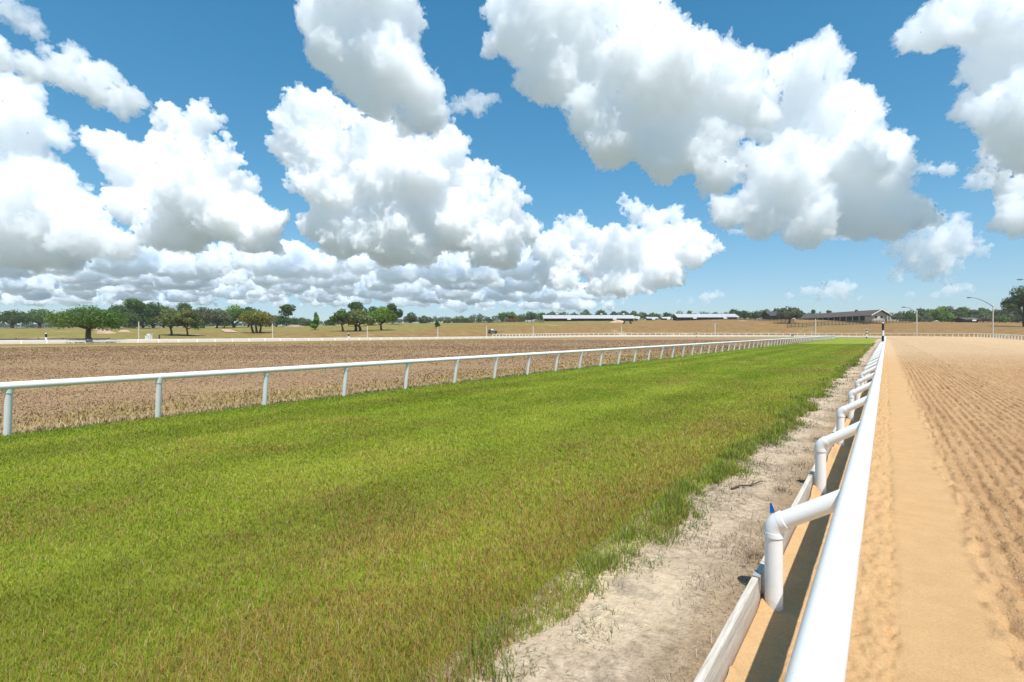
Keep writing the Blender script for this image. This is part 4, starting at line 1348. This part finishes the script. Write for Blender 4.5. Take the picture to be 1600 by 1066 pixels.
# timing stand at the left of the far track
zz = 112.0; x, y = world(234, zz); k = zz / FPX
ts = thing('timing_stand', 'white timing stand beside the far rail, right of the left pale pole', 'stand', (x, y, 0), YAW)
mb = MB(); mb.box((0, 0, 1.1), (5.5 * k, .8, 1.15)); mb.box((-4 * k, .1, .75), (3 * k, .5, .6)); mb.build('panel', M_WHITE, ts)
for sx in (-5.3, 4.3):
    mb = MB(); mb.box((sx * k, -.2, .6), (1.2 * k, .2, 1.3)); mb.build('leg', M_WHITE, ts)
mb = MB(); mb.box((0, -.42, 1.15), (3.2 * k, .04, .6)); mb.build('board', M_STEEL, ts)
for px_ in (249,):
    x, y = world(px_, 114)
    p = thing('post', 'short dark post right of the white timing stand', 'post', (x, y, 0))
    mb = MB(); mb.box((0, 0, .6), (.22, .22, 1.4)); mb.build('shaft', M_DARKWOOD, p)
    mb = MB(); mb.box((0, 0, 1.34), (.26, .26, .1)); mb.build('cap', M_DARKWOOD, p)

# dark green cart behind the outer rail
zz = 214.0; x, y = world(770, zz); h = tz(x, y); k = zz / FPX
ct = thing('utility_cart', 'dark green utility cart with pale top behind the far rail', 'cart', (x, y, h), YAW)
mb = MB(); mb.box((0, 0, .95), (15 * k, 1.7, .8), None, .9); mb.box((-5 * k, 0, 1.5), (4 * k, 1.5, .6)); mb.build('body', M_GREENMETAL, ct, .06)
mb = MB(); mb.box((-.8 * k, 0, 1.75), (3.6 * k, 1.5, .5), None, .8); mb.build('seat', M_WHITE, ct, .05)
for sx in (-5.2, 4.6):
    for sy in (-.8, .8):
        mb = MB(); mb.tube([(sx * k, sy - .14, .45), (sx * k, sy + .14, .45)], .5, 16); mb.build('wheel', M_BLACK, ct)
mb = MB(); mb.box((13 * k, 0, .75), (10 * k, 1.4, .16)); mb.box((8 * k, 0, .6), (3 * k, .2, .12)); mb.build('trailer_bed', plain('timber_bed', (.25, .15, .09), .9), ct)

# two dark slanted conveyors on the crest between the barns
for px_, tilt, lab in ((976, .6, 'left dark slanted conveyor at the end of the dirt bank below the long barn'), (984, -.7, 'right dark slanted conveyor below the long barn')):
    z_, x, y, h = ground_at(px_, 506)
    cv = thing('conveyor', lab, 'conveyor', (x, y, h), YAW)
    M_ = Matrix.Rotation(tilt, 3, 'Y'); mb = MB(); mb.box((0, 0, 1.5), (.7, .8, 3.4), M_); mb.build('belt', M_BLACK, cv)
    mb = MB(); mb.box((.2, 0, .5), (.2, .6, 1.4)); mb.build('leg', M_BLACK, cv)
mound('dirt_heap', 'long orange dirt bank left of the slanted conveyors', 965, 505, 26, 4.2, M_PINK, z=322, seed=8, dpt=.4)

# ------------------------------------------------------------------ clouds
_bm = bmesh.new(); bmesh.ops.create_icosphere(_bm, subdivisions=2, radius=1)
IV = np.array([v.co[:] for v in _bm.verts]); IF = np.array([[v.index for v in f.verts] for f in _bm.faces]); _bm.free()


def cloud_mat(name, den, ani=.6, tint=(1, 1, 1)):
    m = bpy.data.materials.new(name); m.use_nodes = True
    n = m.node_tree.nodes; L = m.node_tree.links
    n.remove(n['Principled BSDF'])
    v = n.new('ShaderNodeVolumePrincipled'); v.inputs['Color'].default_value = (*tint, 1)
    v.inputs['Density'].default_value = den; v.inputs['Anisotropy'].default_value = ani
    L.new(v.outputs[0], n['Material Output'].inputs['Volume'])
    return m


def P3(px, py, z):
    x, y = world(px, z); return Vector((x, y, height_at_row(py, z)))


CLOUD_TEX = {}


def ctex(sz, basis):
    k = (round(sz, 2), basis)
    if k not in CLOUD_TEX:
        t = bpy.data.textures.new('billow', 'CLOUDS'); t.noise_scale = sz; t.noise_depth = 2; t.noise_basis = basis
        CLOUD_TEX[k] = t
    return CLOUD_TEX[k]


C_DEN, C_ANI = 72.0, -.25
BILLOW = ((95, 26, 'ORIGINAL_PERLIN'), (48, -23, 'VORONOI_F1'), (21, -15, 'VORONOI_F1'), (10.5, -8.5, 'VORONOI_F1'), (5.5, -3.6, 'VORONOI_F1'), (3, 1.8, 'ORIGINAL_PERLIN'))


def cloud(label, blobs, z, seed, base=None, thick=1.0, vox=1.1, shrink=.90, group=None, soft=1.0, wisp=0, deep=(), tint=(1, 1, 1)):
    """vapour: a union of many puffs, displaced into billows, filled with an even white scattering volume"""
    rnd = random.Random(seed); S = []
    k = z / FPX

    def rec(c, r, lev):
        S.append((c, r))
        if lev == 0: return
        for i in range(15 if lev == 2 else 8):
            while True:
                d = Vector((rnd.gauss(0, 1), rnd.gauss(0, 1), rnd.gauss(.25, 1))).normalized()
                if d.z > -.6: break
            rr = r * rnd.uniform(.24, .52)
            rec(c + d * (r * rnd.uniform(.9, 1.02) - rr * .3), rr, lev - 1)
    for (x, y, r) in blobs:
        c0 = P3(x, y, z * (1 + rnd.uniform(-.03, .03)))
        rec(c0, r * k * shrink, 2 if r > 13 else 1)
        for q in deep:                                   # the same bank carried on further away at the same height
            f = q * (1 + rnd.uniform(-.05, .05)); rr = r * k * shrink * rnd.uniform(.6, 1.4)
            rec(Vector((c0.x * f + rnd.uniform(-1, 1) * r * k, c0.y * f + rnd.uniform(-1, 1) * r * k, c0.z)), rr, 1)
    V = np.concatenate([IV * r + np.array(c[:]) for c, r in S]); n = len(IV)
    F = np.concatenate([IF + i * n for i in range(len(S))])
    if base is not None:
        zb = height_at_row(base, z)
        V[:, 2] = np.where(V[:, 2] < zb, zb - (zb - V[:, 2]) * .22, V[:, 2])
    ctr = V.mean(0); V = V - ctr
    me = npmesh('cloud', V, [F], cloud_mat('cloud_vapour', C_DEN / z * thick, C_ANI, tint))
    o = bpy.data.objects.new('cloud', me)
    o.location = ctr; link(o); tag(o, label, 'cloud', group)
    rm = o.modifiers.new('union', 'REMESH'); rm.mode = 'VOXEL'; rm.voxel_size = vox * k; rm.use_smooth_shade = True
    for j, (sz, st, bs) in enumerate(BILLOW):
        if j == 3:
            rm = o.modifiers.new('clean', 'REMESH'); rm.mode = 'VOXEL'; rm.voxel_size = vox * k; rm.use_smooth_shade = True
        dm = o.modifiers.new('billow', 'DISPLACE'); dm.texture = ctex(sz * k, bs); dm.texture_coords = 'LOCAL'
        dm.strength = st * k * soft; dm.mid_level = .42 if st < 0 else .5
    if wisp:
        me2 = npmesh('wisps', V, [F], cloud_mat('cloud_wisp', C_DEN / z * thick * wisp, C_ANI))
        w = bpy.data.objects.new('wisps', me2); link(w, o)
        rm = w.modifiers.new('union', 'REMESH'); rm.mode = 'VOXEL'; rm.voxel_size = 1.8 * k; rm.use_smooth_shade = True
        for sz, st, bs in ((34, 30, 'ORIGINAL_PERLIN'), (11, 12, 'ORIGINAL_PERLIN'), (5, 5, 'ORIGINAL_PERLIN')):
            dm = w.modifiers.new('fray', 'DISPLACE'); dm.texture = ctex(sz * k, bs); dm.texture_coords = 'LOCAL'
            dm.strength = st * k; dm.mid_level = .47
    return o


cloud('huge grey bellied cloud at the top right of centre', [(850, 30, 80), (800, 60, 45), (930, 50, 95), (1000, 40, 60), (870, 120, 60), (985, 110, 85), (1060, 150, 80), (1130, 125, 55), (1150, 165, 55), (960, 215, 62), (1035, 250, 50), (1095, 220, 70), (1120, 270, 45), (915, 180, 40), (780, 30, 30), (1010, 120, 90)], 2700, 11, thick=.85)
cloud('bright towering cloud with a pointed top right of centre', [(1230, 140, 65), (1285, 75, 26), (1275, 110, 45), (1190, 180, 55), (1250, 200, 75), (1325, 170, 45), (1310, 240, 75), (1220, 280, 70), (1385, 250, 45), (1370, 310, 55), (1300, 330, 50), (1180, 320, 45), (1430, 340, 34), (1135, 335, 34), (1190, 345, 36), (1265, 345, 45), (1340, 355, 32), (1390, 350, 34)], 3300, 12, thick=.72)
cloud('tall white cloud cut by the top edge left of centre', [(520, 30, 50), (585, -5, 75), (630, 40, 40), (545, 85, 62), (610, 105, 62), (655, 140, 38), (590, 160, 42), (665, 175, 38), (635, 190, 26), (560, 130, 45)], 2600, 13, thick=.8)
cloud('ragged thin shred trailing right of the tall top cloud', [(695, 180, 20), (715, 172, 18), (735, 168, 16), (752, 160, 14), (768, 158, 10), (745, 182, 10)], 2600, 29, thick=.35)
cloud('large bright cauliflower cloud in the middle left', [(480, 170, 36), (452, 190, 24), (505, 200, 46), (455, 230, 30), (500, 260, 60), (560, 225, 52), (605, 215, 40), (705, 232, 34), (665, 265, 55), (620, 290, 70), (540, 310, 70), (745, 285, 38), (790, 320, 36), (710, 340, 70), (620, 365, 70), (540, 365, 50), (815, 360, 32), (770, 385, 48), (492, 352, 30), (462, 285, 22)], 4200, 14, base=420, thick=1.6)
cloud('white cloud with two round heads left of the cauliflower cloud', [(268, 192, 24), (325, 190, 30), (300, 235, 45), (350, 245, 30), (165, 235, 20), (200, 262, 42), (250, 270, 50), (230, 320, 52), (300, 310, 60), (370, 300, 36), (350, 340, 50), (420, 345, 34), (280, 355, 56), (195, 335, 26), (400, 375, 40)], 4300, 15, base=395, thick=1.6)
cloud('broad white cloud filling the left edge', [(0, 175, 66), (40, 205, 48), (92, 215, 28), (20, 270, 68), (55, 300, 56), (5, 350, 80), (95, 330, 50), (142, 322, 20), (60, 375, 70), (130, 370, 44), (185, 385, 36), (-60, 250, 80), (-70, 340, 80)], 4000, 16, base=420, thick=.8)
cloud('slanting ragged cloud at the upper left', [(10, 98, 26), (60, 112, 30), (110, 118, 40), (130, 92, 20), (165, 140, 38), (205, 155, 28), (230, 168, 14), (192, 176, 18), (-40, 90, 40)], 2500, 17, thick=.7)
cloud('thin cloud wisp in the top left corner', [(10, 15, 26), (38, 38, 24), (66, 55, 14), (-30, 10, 30)], 2300, 18, thick=.35)
cloud('big cloud cut by the upper right edge', [(1412, 72, 22), (1455, 55, 42), (1520, 35, 55), (1590, 40, 75), (1560, 110, 55), (1610, 140, 65), (1505, 175, 30), (1550, 180, 46), (1610, 205, 55), (1670, 60, 90), (1600, 240, 45)], 2700, 19, thick=.75)
cloud('cloud at the right edge below the big edge cloud', [(1560, 250, 42), (1610, 280, 65), (1525, 290, 22), (1590, 335, 40), (1660, 310, 60)], 3600, 20, base=375, thick=.75)
cloud('loose hazy low cloud hanging right of centre above the barn hill', [(1390, 355, 26), (1440, 345, 30), (1490, 360, 28), (1520, 380, 18), (1400, 388, 22), (1445, 385, 32), (1495, 388, 24), (1425, 415, 22), (1398, 432, 15), (1460, 415, 20), (1415, 400, 22), (1440, 430, 14), (1480, 440, 10), (1455, 434, 12), (1350, 350, 26), (1420, 330, 26), (1535, 395, 16), (1475, 420, 18)], 6000, 21, thick=.5)
cloud('small lone puff right of the pointed cloud', [(1440, 262, 13), (1452, 265, 13), (1462, 268, 13), (1473, 270, 10), (1480, 272, 8)], 3300, 22, thick=.55)
cloud('low cloud with two knobs above the long barn', [(900, 365, 28), (870, 385, 30), (845, 395, 24), (960, 385, 44), (995, 330, 22), (975, 318, 14), (1015, 350, 26), (1050, 335, 17), (1060, 385, 42), (1100, 388, 26), (1085, 400, 26), (1030, 425, 30), (1020, 400, 40), (925, 410, 40), (870, 425, 36), (970, 435, 36), (880, 442, 28), (935, 448, 28), (995, 448, 26), (1045, 430, 24)], 6500, 23, base=462, thick=1.6)
cloud('small pale cloud just above the brown barn', [(1232, 462, 9), (1262, 456, 13), (1293, 444, 13), (1318, 455, 13), (1340, 464, 8), (1285, 462, 16)], 9000, 24, base=470, thick=.6)
cloud('flat little cloud left of the pointed cloud base', [(1155, 363, 12), (1175, 366, 10), (1140, 362, 8)], 5000, 25, thick=.6)
cloud('flat little cloud below the pointed cloud base', [(1265, 368, 12), (1290, 366, 15), (1315, 370, 10)], 5000, 26, thick=.6)
cloud('faint small cloud above the shorter white barn', [(1100, 466, 10), (1122, 460, 8), (1078, 470, 8), (1060, 474, 6)], 9500, 27, base=474, thick=.45)
cloud('faint flat cloud above the right hand wood', [(1480, 456, 11), (1505, 453, 8), (1425, 462, 9), (1455, 460, 8)], 9500, 28, base=464, thick=.45)
def bank_of(x0, x1, yc, r, seed):
    rb = random.Random(seed); out = []; x = x0
    while x < x1:
        q = r * rb.uniform(.45, 1.5)
        out.append((x, yc + rb.uniform(-.45, .35) * r - (q - r) * .3, q)); x += q * rb.uniform(.5, 1.0)
    return out


LOW = [('a', bank_of(-60, 190, 405, 30, 1), 428, 8000), ('b', bank_of(195, 395, 408, 28, 2), 430, 8500), ('c', bank_of(400, 590, 408, 30, 3), 432, 8000), ('d', bank_of(600, 850, 418, 30, 4), 440, 8500),
       ('e', bank_of(-20, 215, 446, 20, 5), 458, 14000), ('f', bank_of(220, 450, 450, 21, 6), 462, 15000), ('g', bank_of(455, 690, 452, 22, 7), 464, 14000), ('h', bank_of(695, 985, 461, 18, 8), 470, 15000)]
lowlab = ['grey based cloud bank low on the left edge', 'low cloud bank beneath the two headed cloud', 'low cloud bank under the left half of the cauliflower cloud', 'low cloud bank under the right half of the cauliflower cloud',
          'flat hazy cloud low above the two left edge trees', 'flat hazy cloud low above the olive pair', 'flat hazy cloud above the oak cluster', 'flat hazy cloud above the crest fence and the long barn']
for i, ((nm, bl, bs, zz), lb) in enumerate(zip(LOW, lowlab)):
    cloud(lb, bl, zz, 40 + i, base=bs, thick=1.3, group='low clouds along the horizon', vox=1.1, soft=.7, wisp=0, deep=(1.2, 1.42, 1.7) if i < 4 else (1.4,), tint=(.97, .985, 1))  # bluish tint puts the haze of distance into the cloud colour

# ------------------------------------------------------------------ light
sd = Vector((.41, -.30, 1)).normalized()
w = bpy.data.worlds.new('World'); scene.world = w; w.use_nodes = True
nt = w.node_tree; bg = nt.nodes['Background']
sky = nt.nodes.new('ShaderNodeTexSky'); sky.sky_type = 'NISHITA'; sky.sun_disc = False
sky.sun_elevation = math.asin(sd.z); sky.sun_rotation = math.atan2(sd.x, sd.y)
sky.air_density = 1.0; sky.dust_density = .25; sky.ozone_density = 4.5
hs = nt.nodes.new('ShaderNodeHueSaturation'); hs.inputs['Saturation'].default_value = 1.27; hs.inputs['Hue'].default_value = .485
nt.links.new(sky.outputs[0], hs.inputs['Color'])
# soft shoulder: the thick air near the horizon is bright in this sky model, so this curve holds it down
SHO = (4.9, 7.6, 11.0)
vm = nt.nodes.new('ShaderNodeVectorMath'); vm.operation = 'DIVIDE'; nt.links.new(hs.outputs[0], vm.inputs[0]); vm.inputs[1].default_value = SHO
va = nt.nodes.new('ShaderNodeVectorMath'); va.operation = 'ADD'; nt.links.new(vm.outputs[0], va.inputs[0]); va.inputs[1].default_value = (1, 1, 1)
vd = nt.nodes.new('ShaderNodeVectorMath'); vd.operation = 'DIVIDE'; nt.links.new(hs.outputs[0], vd.inputs[0]); nt.links.new(va.outputs[0], vd.inputs[1])
nt.links.new(vd.outputs[0], bg.inputs[0]); bg.inputs[1].default_value = .13
sl = bpy.data.lights.new('sun', 'SUN'); sl.energy = 3.7; sl.angle = math.radians(.5); sl.color = (1, .97, .92)
so = bpy.data.objects.new('sun', sl); col.objects.link(so); so.rotation_euler = sd.to_track_quat('Z', 'Y').to_euler(); so.location = (20, -20, 60)

scene.view_settings.view_transform = 'Standard'; scene.view_settings.look = 'None'
scene.view_settings.exposure = .66; scene.view_settings.gamma = 1
scene.cycles.volume_bounces = 110; scene.cycles.max_bounces = 110; scene.cycles.diffuse_bounces = 6; scene.cycles.transmission_bounces = 6
scene.cycles.transparent_max_bounces = 8
scene.cycles.use_denoising = True

# ------------------------------------------------------------------ the day's thin haze: low air over all the land
hm = bpy.data.materials.new('haze'); hm.use_nodes = True
hn = hm.node_tree.nodes; hn.remove(hn['Principled BSDF'])
hv = hn.new('ShaderNodeVolumePrincipled'); hv.inputs['Color'].default_value = (.86, .93, 1.0, 1); hv.inputs['Density'].default_value = .00013; hv.inputs['Anisotropy'].default_value = .2
hm.node_tree.links.new(hv.outputs[0], hn['Material Output'].inputs['Volume'])
mb = MB(); mb.box((0, 0, 22), (96000, 96000, 50))
ho = mb.build('haze', hm); tag(ho, 'thin pale haze over the land', kind='stuff')
